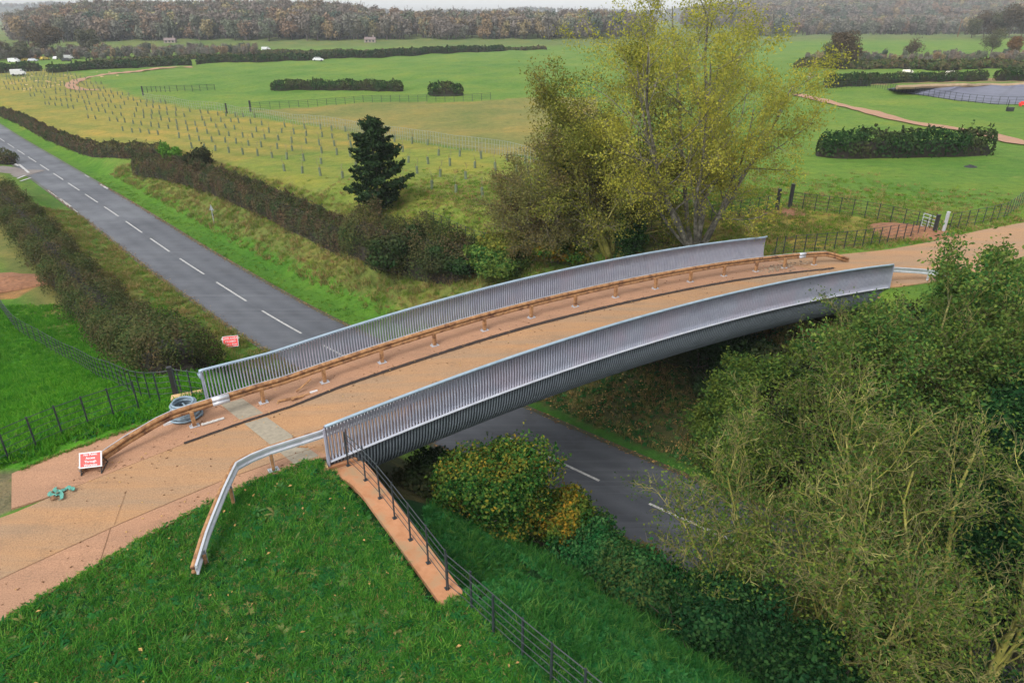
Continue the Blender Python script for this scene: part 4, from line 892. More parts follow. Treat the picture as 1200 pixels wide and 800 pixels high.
hedge('overgrown_hedge', g_([(0, 232), (30, 262), (52, 288), (80, 322), (110, 356), (150, 392), (190, 420), (232, 438)]), 3.8, 2.5, 'wild untrimmed hedge between the road and the lower left field', LM['hedge_l'], 200, .085, 54, rough=.3, wvar=.22, off=-.4)
hedge('overgrown_hedge', g_([(-60, 172), (-20, 184), (4, 190), (15, 193)]), 3.4, 2.0, 'end of a hedge at the left edge beyond the side road', LM['hedge_l'], 40, .16, 55, rough=.25)
FH = lambda pts, w, h, lab, sd, lm='hedge_g', size=.3, dens=14: hedge('field_hedge', g_(pts), w, h, lab, LM[lm], dens, size, sd, rough=.15)
FH([(318, 106), (370, 106), (420, 106), (472, 107)], 3.5, 2.4, 'long dark green hedge alone in the middle of the far green field', 61)
FH([(503, 111), (525, 112), (543, 112)], 3.2, 2.8, 'short dark green hedge block right of the long one in the green field', 62)
FH([(957, 183), (975, 183.5), (1010, 184), (1060, 183), (1110, 182), (1158, 180)], 3.4, 2.9, 'dark green hedge block in the right field below the curving track', 63, size=.22, dens=28)
FH([(966, 103), (1000, 101), (1015, 100)], 3, 2.8, 'dark hedge left of the gap above the reservoir', 64)
FH([(1012, 99), (1050, 97), (1090, 96), (1120, 95), (1157, 94)], 3, 2.3, 'ragged dark hedge running behind the reservoir', 65)
FH([(1168, 95), (1200, 94.5), (1240, 94)], 3, 2.9, 'dark hedge block behind the reservoir at the right edge', 66)
FH([(55, 85), (90, 83), (150, 79.5), (225, 77)], 4, 2.8, 'far dark hedge above the bend of the curving track', 67, size=.5, dens=6)
FH([(230, 76), (300, 73), (372, 70.5), (450, 67), (520, 63), (590, 60)], 4, 3.0, 'long dark hedge along the top of the far green field', 68, size=.6, dens=5)
FH([(104, 75), (160, 72), (260, 68.5), (330, 66)], 4, 1.8, 'hazy hedge line behind the long dark hedge at the left', 69, 'hedge_l', .7, 4)
FH([(300, 63), (400, 62.5), (480, 61.5), (640, 58)], 4, 1.6, 'hazy scrub line below the far wood in the middle', 70, 'hedge_l', .8, 4)
FH([(-40, 86), (0, 85), (50, 84)], 5, 3.2, 'dark hedge at the far left edge above the young trees', 71, size=.5, dens=6)
FH([(930, 80), (985, 80), (1050, 80), (1120, 81), (1240, 82)], 8, 2.6, 'rough band of scrub below the sloping right field', 72, 'hedge_l', .6, 6)

# bushes on the banks of the cutting ----------------------------------
bush('dark_bush', G(470, 318), 'dark green bush behind the middle of the far parapet, left of the pair', 16000, 3.0, 3.6, LM['hedge_g'], .15, 81, lobes=12)
bush('green_bush', G(530, 322), 'mid green bush behind the far parapet below the field fence', 15000, 2.8, 2.6, LM['hedge_g'], .12, 82, lobes=12)
bush('dark_bush', G(575, 318), 'dark bush behind the far parapet left of the tree group', 15000, 3.2, 2.7, LM['ash'], .14, 83, lobes=12)
bush('autumn_bush', G(655, 306), 'small orange-leaved bush at the foot of the tree group behind the bridge', 9000, 2.6, 1.8, LM['autumn'], .13, 84, lobes=9)
bush('green_bush', G(600, 300), 'low green bush under the left side of the bushy tree', 9000, 2.4, 1.9, LM['olive'], .13, 85, lobes=9)
def at_bush(x, y, *a, **k): return bush(a[0], (x, y, gz(x, y)), *a[1:], **k)
at_bush(-.8, 21.0, 'autumn_bush', 'large yellow-green bush in front of the near bridge side', 52000, 2.6, 4.3, LM['mixedgreen'], .085, 86, lobes=18, twigs=40, shoots=0)
at_bush(1.6, 20.4, 'autumn_bush', 'bush dotted with yellow and orange leaves beside the road under the bridge', 22000, 1.9, 3.0, LM['autumn'], .085, 87, lobes=12)
at_bush(3.0, 18.2, 'bramble_bush', 'bright green bramble mound above the road edge at the bottom centre', 22000, 1.8, 2.2, LM['bramble'], .085, 88, lobes=11)
at_bush(4.6, 18.9, 'twiggy_bush', 'brownish twiggy bush at the roadside beside the bramble mound', 7000, 1.3, 2.4, LM['brown'], .07, 89, lobes=8, twigs=160, shoots=60, wood='twig')
at_bush(4.6, 16.6, 'bramble_bush', 'second green bramble mound right of the first at the bottom centre', 22000, 1.9, 2.2, LM['bramble'], .085, 90, lobes=11)
at_bush(6.6, 17.0, 'dark_bush', 'very dark green bush between the brambles and the lichen-covered branches', 34000, 2.5, 3.4, LM['dark'], .09, 91, lobes=14)
at_bush(6.2, 14.2, 'dark_bush', 'dark leafy bush at the bottom below the longest yellow branch', 26000, 2.0, 2.6, LM['dark'], .085, 92, lobes=12)
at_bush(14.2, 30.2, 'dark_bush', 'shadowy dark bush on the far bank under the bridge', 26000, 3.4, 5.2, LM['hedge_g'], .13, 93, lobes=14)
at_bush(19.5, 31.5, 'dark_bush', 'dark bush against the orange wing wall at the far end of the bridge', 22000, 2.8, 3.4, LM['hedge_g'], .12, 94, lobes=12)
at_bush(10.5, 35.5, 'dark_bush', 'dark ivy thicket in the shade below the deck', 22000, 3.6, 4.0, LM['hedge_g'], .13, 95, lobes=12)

# foreground trees at the right ----------------------------------------
def at_tree(name, x, y, label, pa, an, rg, lm, size, per, spread, **k): return tree(name, (x, y, gz(x, y) - .15), label, 'tree', pa, an, rg, lm, size, per, spread, **k)
RMIN[0] = .014
LS = dict(up=(.05, .06, .06, .06), wig=(.10, .17, .21, .24), la=3, t0=.10)
pa, an, rg = broad(101, [((0, 0, 0), (-.15, 0, 1), 8.2, .13), ((.2, .1, 0), (.15, .25, 1), 8.6, .13), ((-.2, .2, 0), (-.6, .35, 1), 7.4, .10), ((.1, -.2, 0), (.35, -.3, 1), 6.4, .10), ((-.3, -.1, 0), (-.95, .0, .8), 6.4, .09), ((-.2, -.3, 0), (-1.0, .5, .6), 6.4, .08), ((0, .2, 0), (-.3, .9, 1), 8, .09)],
                   n=(14, 9, 7), lens=(.5, .5, .5), ang=(38, 42, 42), **LS)
at_tree('lichen_tree', 9.5, 14.9, 'tangled bare tree with yellow lichen on its twigs, nearest the camera at the right', pa, an, rg, LM['fern'], .06, 2, .26, wood=('bark_lichen', 'bark_lichen', 'twig_pale'), lv_mat=(0, 1, 1, 2), drop=.85)
pa, an, rg = broad(102, [((0, 0, 0), (-.1, .1, 1), 9.6, .14), ((.2, .1, 0), (.2, .2, 1), 10.2, .14), ((-.2, .2, 0), (-.45, .5, 1), 9.2, .11), ((.1, -.2, 0), (.5, .3, 1), 8.4, .10), ((-.1, -.2, 0), (-.55, .1, 1), 8.6, .10)],
                   n=(14, 9, 7), lens=(.42, .5, .5), ang=(34, 38, 40), **LS)
at_tree('lichen_tree', 13.6, 13.9, 'upright twiggy lichen-yellow tree right of the nearest one', pa, an, rg, LM['fern'], .06, 2, .26, wood=('bark_lichen', 'bark_lichen', 'twig_pale'), lv_mat=(0, 1, 2, 2), drop=.855)
pa, an, rg = broad(105, [((0, 0, 0), (-.1, .1, 1), 7.8, .12), ((.2, .1, 0), (.3, .4, 1), 8.4, .12), ((-.2, .2, 0), (-.35, .6, 1), 7.4, .10), ((-.1, -.2, 0), (.5, .8, 1), 8, .09)],
                   n=(14, 9, 7), lens=(.45, .5, .5), ang=(36, 40, 40), **LS)
at_tree('lichen_tree', 11.6, 16.6, 'bare lichen-yellow tree behind the nearest one, over the hidden road', pa, an, rg, LM['fern'], .06, 2, .26, wood=('bark_lichen', 'twig_pale', 'twig_pale'), lv_mat=(0, 0, 1, 2), drop=.95)
pa, an, rg = broad(103, [((0, 0, 0), (-.1, .1, 1), 10.4, .13), ((.2, .1, 0), (.25, .1, 1), 11.0, .13), ((-.2, .2, 0), (-.5, .1, 1), 9.4, .11), ((.1, -.2, 0), (.1, -.4, 1), 9.6, .10), ((0, -.2, 0), (-.3, -.4, 1), 8.6, .10)],
                   n=(13, 9, 7), lens=(.42, .5, .5), ang=(34, 36, 38), up=(.05, .08, .08, .08), wig=(.09, .15, .19, .2), la=5, t0=.1)
at_tree('elder_tree', 18.2, 25.4, 'pale-stemmed elder with upright shoots in front of the far end of the bridge', pa, an, rg, LM['ash'], .09, 3, .26, wood=('twig_pale', 'twig_pale', 'twig_pale'), lv_mat=(0, 1, 1, 2), drop=.85)
pa2, an2, rg2 = broad(104, [((0, 0, 0), (-.25, .1, 1), 9.0, .12), ((.2, .1, 0), (.2, .1, 1), 9.6, .11), ((-.2, .2, 0), (-.6, .1, 1), 8.0, .1), ((0, .2, 0), (.1, .5, 1), 8.6, .1)], n=(13, 9, 7), lens=(.5, .5, .5), ang=(40, 40, 40), la=4, t0=.1, up=(.04, .05, .05, .05))
at_tree('elder_tree', 15.2, 24.2, 'loose olive-leaved elder leaning over the road left of the other elder', pa2, an2, rg2, LM['fern'], .07, 3, .26, wood=('twig_pale', 'twig_pale', 'twig_pale'), lv_mat=(0, 1, 1, 2), drop=.65)
def dark_tree(seed, x, y, hgt, label, lm='dark', per=5, name='leafy_tree', size=.10):
    s = hgt / 9; st = [((0, 0, 0), (-.1, .1, 1), 7.6 * s, .16), ((.2, .1, 0), (.3, .1, 1), 7.2 * s, .14), ((-.2, .2, 0), (-.5, .1, 1), 6.6 * s, .12), ((.1, -.2, 0), (.1, -.5, 1), 6.4 * s, .11), ((0, .2, 0), (.3, .6, 1), 6.4 * s, .11)]
    pa, an, rg = broad(seed, st, n=(12, 8, 6), lens=(.48, .48, .48), ang=(44, 42, 42), la=6, t0=.08)
    return at_tree(name, x, y, label, pa, an, rg, LM[lm], size, per, .24, wood=('bark', 'twig_pale'), aspect=2.4)
dark_tree(111, 21.0, 21.5, 9.6, 'dense dark green tree filling the right edge of the picture')
dark_tree(112, 26.5, 26.5, 9.4, 'dark green tree at the right edge under the far track')
dark_tree(113, 22.6, 29.6, 6.6, 'mid green leafy tree beside the far end of the bridge', 'ash', 4)
dark_tree(114, 18.4, 16.8, 8.6, 'dark leafy tree low at the right edge behind the lichen trees')
dark_tree(115, 17.0, 28.6, 6.2, 'low green tree below the bridge near its far end', 'fern', 5, size=.09)
dark_tree(116, 11.9, 28.3, 6.4, 'feathery olive green tree reaching over the verge below the bridge', 'fern', 7, 'feathery_tree', .085)
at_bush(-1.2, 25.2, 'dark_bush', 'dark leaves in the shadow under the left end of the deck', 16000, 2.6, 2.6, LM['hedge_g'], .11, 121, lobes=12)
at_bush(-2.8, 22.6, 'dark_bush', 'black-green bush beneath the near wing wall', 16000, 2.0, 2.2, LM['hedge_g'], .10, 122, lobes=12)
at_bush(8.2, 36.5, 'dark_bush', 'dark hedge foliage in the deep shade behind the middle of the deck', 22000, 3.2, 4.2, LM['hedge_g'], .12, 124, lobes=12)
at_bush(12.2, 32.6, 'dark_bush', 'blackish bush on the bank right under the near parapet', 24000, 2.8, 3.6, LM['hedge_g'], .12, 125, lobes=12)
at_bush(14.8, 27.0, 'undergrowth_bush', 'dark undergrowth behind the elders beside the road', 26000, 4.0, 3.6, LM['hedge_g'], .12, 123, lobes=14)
at_bush(15.6, 11.6, 'twiggy_bush', 'brown twiggy bush with round leaves in the bottom right corner', 12000, 2.4, 2.6, LM['bramble'], .10, 96, lobes=10, twigs=220, shoots=120, wood='twig', z0=.2)
at_bush(12.0, 15.2, 'undergrowth_bush', 'dark undergrowth beneath the lichen-covered trees', 42000, 4.6, 3.4, LM['dark'], .10, 97, lobes=14)
at_bush(8.4, 12.6, 'undergrowth_bush', 'green undergrowth at the bottom edge below the lichen-covered branches', 22000, 2.2, 2.0, LM['dark'], .09, 98, lobes=12)
# dead branches reaching left over the brambles
dead = empty('dead_branch', (8.6, 13.6, gz(8.6, 13.6)), 'long bare yellow branch reaching left over the dark bushes', 'branch')
rg = np.random.default_rng(7)
pa, _ = grow(rg, [((0, 0, .5), (-.7, .15, .75), 5.0, .07), ((.2, -.3, .4), (-.75, -.1, .5), 4.4, .06), ((.1, .4, .6), (-.45, .5, .8), 4.6, .06)], [dict(n=1, len=1, ang=0, wig=.16, up=-.03, seg=10, tap=.3), dict(n=8, len=.38, ang=45, wig=.2, up=.0, seg=6, t0=.3, rr=.55), dict(n=4, len=.45, ang=40, wig=.25, up=.02, seg=5, t0=.2, rr=.55)])
obj('branches', wood_mesh('branches', pa, [M['bark_lichen']], (0,)), dead)

# ------------------------------------------------------------------ mid-distance and far trees
LM['fartree'] = leafmat('far_tree_leaves', [(.11, .10, .08), (.17, .155, .12)], .2, inst=[(0, (.17, .14, .12)), (.15, (.21, .175, .15)), (.3, (.12, .14, .095)), (.42, (.24, .155, .10)), (.55, (.20, .185, .16)), (.7, (.15, .17, .11)), (.82, (.055, .09, .065)), (.9, (.27, .18, .10)), (1, (.29, .27, .13))])  # greyed and paled, distance haze mixed into the leaf colours
def far_tree_me(seed, n=900, rad=4.2, hgt=9.0, z0=1.2, size=.75, mat=None, bare=False):
    rg = np.random.default_rng(seed); C, Nn = leafy_crown(rg, n, rad, hgt, z0, 12, thick=.25); V, Fq = leaf_quads(rg, C, size, 1.3, 0, Nn)
    st = [((0, 0, 0), (rg.uniform(-.1, .1), rg.uniform(-.1, .1), 1), hgt * .95, .3)]
    pa, _ = grow(rg, st, [dict(n=1, len=1, ang=0, wig=.06, up=.03, seg=6, tap=.25), dict(n=12, len=.5, ang=48, wig=.12, up=.06, seg=5, t0=.15, rr=.5), dict(n=5, len=.5, ang=40, wig=.15, up=.03, seg=3, t0=.2, rr=.5)])
    return (V, Fq), pa
def lone_tree(px, py, hgt, label, lm, seed, dens=1.0, rad=None, name='field_tree', cat='tree', group=None, size=.3):
    x, y, z = G(px, py); rad = rad or hgt * .45; rg = np.random.default_rng(seed)
    root = empty(name, (x, y, z), label, cat, group); (V, Fq), pa = far_tree_me(seed, int(7000 * dens), rad, hgt * .85, hgt * .12, size)
    obj('crown', new_mesh('crown', V, Fq, lm), root); obj('trunk', wood_mesh('trunk', [(p * np.array([rad / 4.2] * 2 + [1.0]) if l else p, r, l) for p, r, l in pa], [M['bark'], M['twig_dark']], (0, 1)), root); return root
lt_brown = leafmat('russet_crown', [(.055, .045, .03), (.09, .07, .042), (.12, .085, .05)], .2); lt_green = leafmat('grey_green_crown', [(.06, .065, .035), (.09, .095, .05), (.12, .11, .06)], .2); lt_ora = leafmat('rust_crown', [(.10, .06, .03), (.16, .09, .04), (.20, .11, .045)], .2)
lone_tree(985, 81, 12.5, 'big round brown tree standing right of the yellow tree in the middle distance', lt_brown, 201, 1.2)
lone_tree(972, 80, 8, 'smaller grey-green tree leaning against the big round brown one', lt_green, 202, .8)
lone_tree(1068, 70, 9.5, 'thin tan tree alone on the sloping right field', lt_brown, 203, .3, name='bare_tree')
lone_tree(1160, 66, 12, 'grey-green leafing tree on the slope in front of the tree clump', lt_green, 204, .5)
lone_tree(1183, 68, 9, 'rust-coloured tree right of the grey-green tree on the slope', lt_ora, 205, .6)
for i, (px, h) in enumerate(((1138, 13), (1152, 17), (1168, 18), (1182, 21), (1196, 20), (1212, 18))):
    lone_tree(px, 44.5, h, ['leftmost low tree of the clump on the right skyline', 'second tree from the left in the clump on the right skyline', 'third tree from the left in the clump on the right skyline', 'tallest tree in the clump on the right skyline', 'tree right of the tallest one in the clump on the right skyline', 'rightmost tree of the clump, cut by the right edge'][i], lt_brown if i % 2 else lt_green, 210 + i, .45, group='clump of trees on the right skyline', size=.6)
lone_tree(58, 66, 15, 'broad hazy tree above the parked vehicles at the far left', lt_brown, 220, .6, rad=9, size=.6); lone_tree(108, 64, 13, 'hazy greenish tree right of the broad tree at the far left', lt_green, 221, .5, rad=7, size=.6)
lone_tree(22, 72, 9, 'low hazy tree at the far left edge above the dark hedge', lt_green, 222, .4, rad=6, size=.6); lone_tree(5, 70, 9, 'hazy bush-like tree cut by the far left edge', lt_brown, 223, .4, rad=6, size=.6)
# scatter: copies of a few meshes over points, only for what nobody could count
def scatter(name, P, sc, rot, srcs, label=None, cat=None, kind='stuff', tilt=None):
    me = bpy.data.meshes.new(name + '_points'); P = np.asarray(P, np.float32); me.vertices.add(len(P)); me.vertices.foreach_set('co', P.ravel())
    a = me.attributes.new('sc', 'FLOAT_VECTOR', 'POINT'); sc = np.asarray(sc, np.float32); sc = sc if sc.ndim == 2 else np.repeat(sc[:, None], 3, 1); a.data.foreach_set('vector', sc.ravel())
    a = me.attributes.new('rt', 'FLOAT_VECTOR', 'POINT'); rt = np.zeros((len(P), 3), np.float32); rt[:, 2] = rot
    if tilt is not None: rt[:, :2] = tilt
    a.data.foreach_set('vector', rt.ravel()); o = obj(name, me); tag(o, label, cat, kind=kind)
    c = bpy.data.collections.new(name + '_sources'); 
    for s in srcs: c.objects.link(bpy.data.objects.new(s.name, s))
    ng = bpy.data.node_groups.new(name, 'GeometryNodeTree'); ng.interface.new_socket('Geometry', in_out='INPUT', socket_type='NodeSocketGeometry'); ng.interface.new_socket('Geometry', in_out='OUTPUT', socket_type='NodeSocketGeometry')
    gi = ng.nodes.new('NodeGroupInput'); go = ng.nodes.new('NodeGroupOutput'); ip = ng.nodes.new('GeometryNodeInstanceOnPoints'); ci = ng.nodes.new('GeometryNodeCollectionInfo')
    ci.inputs['Collection'].default_value = c; ci.inputs['Separate Children'].default_value = True; ci.inputs['Reset Children'].default_value = True
    mp = ng.nodes.new('GeometryNodeMeshToPoints'); ng.links.new(gi.outputs[0], mp.inputs[0]); ng.links.new(mp.outputs[0], ip.inputs['Points'])
    ng.links.new(ci.outputs[0], ip.inputs['Instance']); ip.inputs['Pick Instance'].default_value = True
    rv = ng.nodes.new('FunctionNodeRandomValue'); rv.data_type = 'INT'; rv.inputs[4].default_value = 0; rv.inputs[5].default_value = len(srcs) - 1; ng.links.new(rv.outputs[2], ip.inputs['Instance Index'])
    for an_, s_ in (('sc', 'Scale'), ('rt', 'Rotation')):
        na = ng.nodes.new('GeometryNodeInputNamedAttribute'); na.data_type = 'FLOAT_VECTOR'; na.inputs[0].default_value = an_; ng.links.new(na.outputs[0], ip.inputs[s_])
    ng.links.new(ip.outputs[0], go.inputs[0]); md = o.modifiers.new('scatter', 'NODES'); md.node_group = ng; return o
def far_src(seed, **k):
    (V, Fq), pa = far_tree_me(seed, **k); w = [(p, r, l) for p, r, l in pa]; Vw, Fw = tubes_np([(p, r) for p, r, l in w if l < 2], 3); Vt, Ft = tubes_np([(p, np.maximum(r, .05)) for p, r, l in w if l == 2], 3)
    VV = np.vstack([V, Vw, Vt]); FF = np.vstack([Fq, Fw + len(V), Ft + len(V) + len(Vw)]); return new_mesh('wood_tree', VV, FF, mats=[LM['fartree'], M['twig_dark']], midx=np.r_[np.zeros(len(Fq)), np.ones(len(Fw) + len(Ft))].astype(int))
srcs = [far_src(301), far_src(302, rad=4.8, hgt=8.2), far_src(303, rad=3.4, hgt=10), far_src(304, rad=4.4, n=500), far_src(305, rad=2.8, hgt=11, z0=.6)]
rg = np.random.default_rng(9)
def wood(name, pts_fn, n, s0, s1, label):
    X, Y = pts_fn(n); Z = Zf(X, Y); sc = rg.uniform(s0, s1, len(X)); scatter(name, np.stack([X, Y, Z - .3], 1), sc, rg.uniform(0, 6.28, len(X)), srcs, label, 'wood')
def fan(px0, px1, y0, y1, jit=0):
    def f(n):
        a = rg.uniform(px0 - 600, px1 - 600, n) / 870.; yy = y0 + (y1 - y0) * rg.uniform(0, 1, n) ** 1.2; return a * yy, yy + rg.normal(0, 3, n)
    return f
wood('wood', fan(20, 430, 500, 740), 1300, 1.1, 1.75, 'wide brown and russet autumn wood on the low hill at the left')
wood('wood', fan(420, 760, 515, 700), 700, .9, 1.6, 'band of hazy mixed wood along the middle of the skyline')
wood('wood', fan(860, 1260, 640, 900), 700, 1.0, 1.6, 'hazy grey wood at the foot of the right-hand hillside')
wood('wood', fan(800, 1290, 900, 1900), 2600, 1.3, 2.4, 'distant wooded hillside at the right fading into haze')
wood('wood', fan(-60, 900, 2250, 2600), 1500, .7, 1.3, 'far blue ridge of woodland on the left and middle horizon')
wood('scrub', fan(-20, 300, 345, 400), 260, .3, .55, 'rows of hazy scrub in front of the left wood')
wood('scrub', fan(950, 1260, 262, 300), 170, .2, .42, 'rough scrub at the foot of the sloping right field')

# ------------------------------------------------------------------ grass, weeds and leaves
def blades(seed, n, h, w, rad, mat, lean=.5, name='grass_tuft'):
    rg = np.random.default_rng(seed); V = []; Fs = []
    for i in range(n):
        a = rg.uniform(0, 6.28); r = rad * math.sqrt(rg.uniform()); p = np.array([r * math.cos(rg.uniform(0, 6.28)), r * math.sin(rg.uniform(0, 6.28)), 0]); d = np.array([math.cos(a), math.sin(a), 0]); s = np.array([-d[1], d[0], 0]) * w * .5; hh = h * rg.uniform(.5, 1.1); l = lean * rg.uniform(.2, 1.3) * hh
        b = len(V); V += [p - s, p + s, p + d * l * .35 + np.array([0, 0, hh * .65]) + s * .8, p + d * l * .35 + np.array([0, 0, hh * .65]) - s * .8, p + d * l + np.array([0, 0, hh])]
        Fs += [(b, b + 1, b + 2, b + 3), (b + 3, b + 2, b + 4)]
    return new_mesh(name, V, Fs, mat)
def weed(seed, n, ln, w, mat):
    rg = np.random.default_rng(seed); V = []; Fs = []
    for i in range(n):
        a = i * 2.4 + rg.uniform(-.3, .3); d = np.array([math.cos(a), math.sin(a), 0]); s = np.array([-d[1], d[0], 0]); L_ = ln * rg.uniform(.6, 1.1); u = rg.uniform(.25, .7); b = len(V)
        for t, ww_ in ((0, .1), (.3, .8), (.65, 1), (1, .05)):
            c = d * L_ * t + np.array([0, 0, L_ * (u * t - .5 * t * t)+.03]); V += [c - s * w * ww_ * .5, c + s * w * ww_ * .5]
        for k in range(3): Fs.append((b + 2 * k, b + 2 * k + 1, b + 2 * k + 3, b + 2 * k + 2))
    return new_mesh('weed', V, Fs, mat)
GM = {}
GM['lawn'] = leafmat('lawn_blades', [(.014, .09, .012), (.036, .155, .02), (.075, .225, .03), (.16, .30, .05)], .3, inst=[(0, (.014, .095, .013)), (.5, (.038, .165, .02)), (.85, (.085, .235, .03)), (1, (.16, .30, .045))])
GM['field'] = leafmat('field_blades', [(.075, .165, .015), (.125, .225, .022), (.21, .30, .04)], .35, inst=[(0, (.065, .16, .015)), (.6, (.12, .215, .022)), (1, (.21, .28, .04))])
GM['bank'] = leafmat('bank_blades', [(.010, .06, .012), (.022, .105, .02), (.05, .16, .03), (.11, .22, .05)], .3, inst=[(0, (.010, .06, .013)), (.5, (.024, .115, .02)), (.85, (.055, .17, .03)), (1, (.12, .22, .045))])
GM['pasture'] = leafmat('pasture_blades', [(.03, .16, .012), (.065, .24, .018), (.14, .33, .03)], .35, inst=[(0, (.03, .16, .012)), (.6, (.075, .25, .018)), (1, (.15, .33, .03))])
GM['dry'] = leafmat('dry_blades', [(0.135, 0.149, 0.041), (0.257, 0.216, 0.081), (0.378, 0.297, 0.121)], .3, inst=[(0, (0.095, 0.162, 0.034)), (.4, (0.189, 0.189, 0.054)), (.8, (0.324, 0.230, 0.095)), (1, (0.270, 0.149, 0.068))])
GM['dock'] = leafmat('weed_leaves', [(.012, .085, .022), (.03, .13, .032), (.07, .18, .045)], .3, inst=[(0, (.01, .08, .022)), (.75, (.03, .14, .035)), (.92, (.10, .20, .06)), (1, (.26, .22, .08))])
GM['fall'] = leafmat('fallen_leaf', [(.35, .22, .08), (.5, .32, .12), (.28, .14, .06)], .1)
rg = np.random.default_rng(77)
def in_view(x, y, z, m=40):
    px, py, d = 0, 0, 0; zz = z - H; d = y * CT - zz * ST; u = y * ST + zz * CT; px = 600 + F * x / d; py = 400 - F * u / d
    return (px > -m) & (px < 1200 + m) & (py > -m) & (py < 800 + m)
def turf(name, box, n, cond, srcs, s0, s1, label, hmul=1.0, cat='grass'):
    X = rg.uniform(box[0], box[1], n); Y = rg.uniform(box[2], box[3], n); sd = sdist(X, Y); Z = Zf(X, Y, sd); s, v = sv_of(X, Y); k = cond(X, Y, Z, sd, s, v) & in_view(X, Y, Z); X, Y, Z = X[k], Y[k], Z[k]
    c = np.sin(X * 1.3 + np.sin(Y * 1.7)) * np.sin(Y * 1.1 + 2 * np.sin(X * .6)); k2 = rg.uniform(size=len(X)) < .72 + .28 * c; X, Y, Z = X[k2], Y[k2], Z[k2]; c = c[k2]
    sc = rg.uniform(s0, s1, len(X)) * (1 + .25 * c); sc = np.stack([sc, sc, sc * hmul], 1)
    scatter(name, np.stack([X, Y, Z - .01], 1), sc, rg.uniform(0, 6.28, len(X)), srcs, label, cat, tilt=rg.normal(0, .22, (len(X), 2))); return len(X)
inter = lambda s, T: np.interp(s, [q[0] for q in T], [q[1] for q in T])
lawn = lambda X, Y, Z, sd, s, v: (sd < 0) & (s < np.where(v < -7.4, .98, np.where(v < -2, .16, np.where(v < -.5, -.05, -.25)))) & (v < vLow(s) - .04)
tufts = [blades(1, 18, .09, .018, .12, GM['lawn'], 1), blades(2, 16, .13, .022, .12, GM['lawn'], 1.3), blades(3, 20, .07, .018, .13, GM['lawn'], 1.2), blades(31, 8, .19, .02, .08, GM['lawn'], 1.3), blades(32, 12, .10, .018, .10, GM['dry'], 1.3)]
turf('lawn_grass', (-14, 1, 8, 20), 60000, lawn, tufts, .6, 1.15, 'lush dark green grass on the embankment in front of the bridge')
edge = lambda X, Y, Z, sd, s, v: lawn(X, Y, Z, sd, s, v) & (rg.uniform(size=X.shape) < np.exp(-np.maximum(vLow(s) - v - .05, 0) / .45) + .5 * (np.sin(X * .9 + 1) * np.sin(Y * .8) > .45))
turf('lawn_edge_grass', (-14, 1, 8, 20), 16000, edge, [blades(81, 16, .13, .02, .12, GM['pasture'], 1.1), blades(82, 14, .09, .02, .12, GM['dry'], 1.2), blades(83, 16, .11, .02, .12, GM['pasture'], 1.2)], .6, 1.2, 'lighter yellowish grass creeping along the edge of the track')
turf('lawn_tall_weeds', (-14, 1, 8, 20), 900, lawn, [weed(71, 11, .34, .07, GM['dock']), weed(72, 9, .28, .09, GM['dock'])], .6, 1.2, 'tall rosettes of dock scattered over the dark green grass', cat='weeds')
turf('lawn_weeds', (-14, 1, 8, 20), 26000, lawn, [weed(4, 7, .15, .05, GM['dock']), weed(5, 6, .11, .07, GM['dock']), weed(6, 9, .18, .045, GM['dock']), weed(61, 5, .09, .06, GM['dock'])], .45, 1.25, 'broad-leaved weeds growing through the dark green grass', cat='weeds')
turf('fallen_leaves', (-14, 1, 8, 20), 230, lawn, [new_mesh('fallen_leaf', [(0, 0, .12), (.05, .03, .13), (.11, 0, .12), (.05, -.03, .14)], [(0, 3, 2, 1)], GM['fall'])], .6, 1.2, 'tan fallen leaves lying in the dark green grass', cat='leaves')
slope = lambda X, Y, Z, sd, s, v: (sd < -5) & (s > .98) & (v < -.4) & (sd > -19)
turf('bank_grass', (-3, 9, 9, 22), 34000, slope, [blades(7, 20, .20, .018, .16, GM['bank'], 1.1), weed(8, 9, .2, .06, LM['nettle']), weed(9, 8, .16, .06, LM['nettle'])], .6, 1.3, 'rank green grass and nettles on the bank beside the bottom railing')
fld = lambda X, Y, Z, sd, s, v: (sd < -5) & (v > np.where(s < -7.8, 5.8, 6.2) + .12) & ~inpoly(X, Y, GRAVEL)
ft = [blades(11, 26, .16, .02, .18, GM['pasture'], .9), blades(12, 22, .2, .022, .18, GM['pasture'], .8)]
turf('field_grass', (-45, -9, 17, 50), 70000, fld, ft, .7, 1.3, 'bright green grass of the lower left field')
turf('verge_weeds', (-22, -7, 18, 30), 3500, lambda X, Y, Z, sd, s, v: fld(X, Y, Z, sd, s, v) & (v < 8.6), [weed(13, 8, .2, .08, GM['dock'])], .6, 1.3, 'low weeds along the black railing at the left', cat='weeds')
vt = [blades(24, 24, .15, .02, .18, GM['field'], .9), blades(25, 20, .12, .022, .18, GM['bank'], .8), blades(26, 20, .13, .022, .18, GM['field'], .8)]
br_ = [blades(14, 24, .30, .025, .25, GM['dry'], .9), blades(15, 20, .38, .028, .25, GM['dry'], .8), blades(16, 24, .25, .022, .25, GM['field'], .8)]
turf('bank_rough_grass', (-60, 22, 30, 100), 60000, lambda X, Y, Z, sd, s, v: (sd > 5.6) & (sd < 13) & ((s < -1) | (s > 33) | (v > 15)), br_, .7, 1.4, 'brown and green rough grass on the far bank of the cutting')
turf('verge_grass', (-60, 22, 30, 100), 40000, lambda X, Y, Z, sd, s, v: (sd > 3.3) & (sd < 6.2) & ((s < -1) | (v > 15)), vt, .7, 1.1, 'bright mown verge on the far side of the road', hmul=.7)
turf('left_bank_grass', (-60, -12, 30, 80), 50000, lambda X, Y, Z, sd, s, v: (sd < -3.3) & (sd > -9) & (v > 8), br_, .6, 1.2, 'brown and green rough grass between the left hedge and the road', hmul=.8)
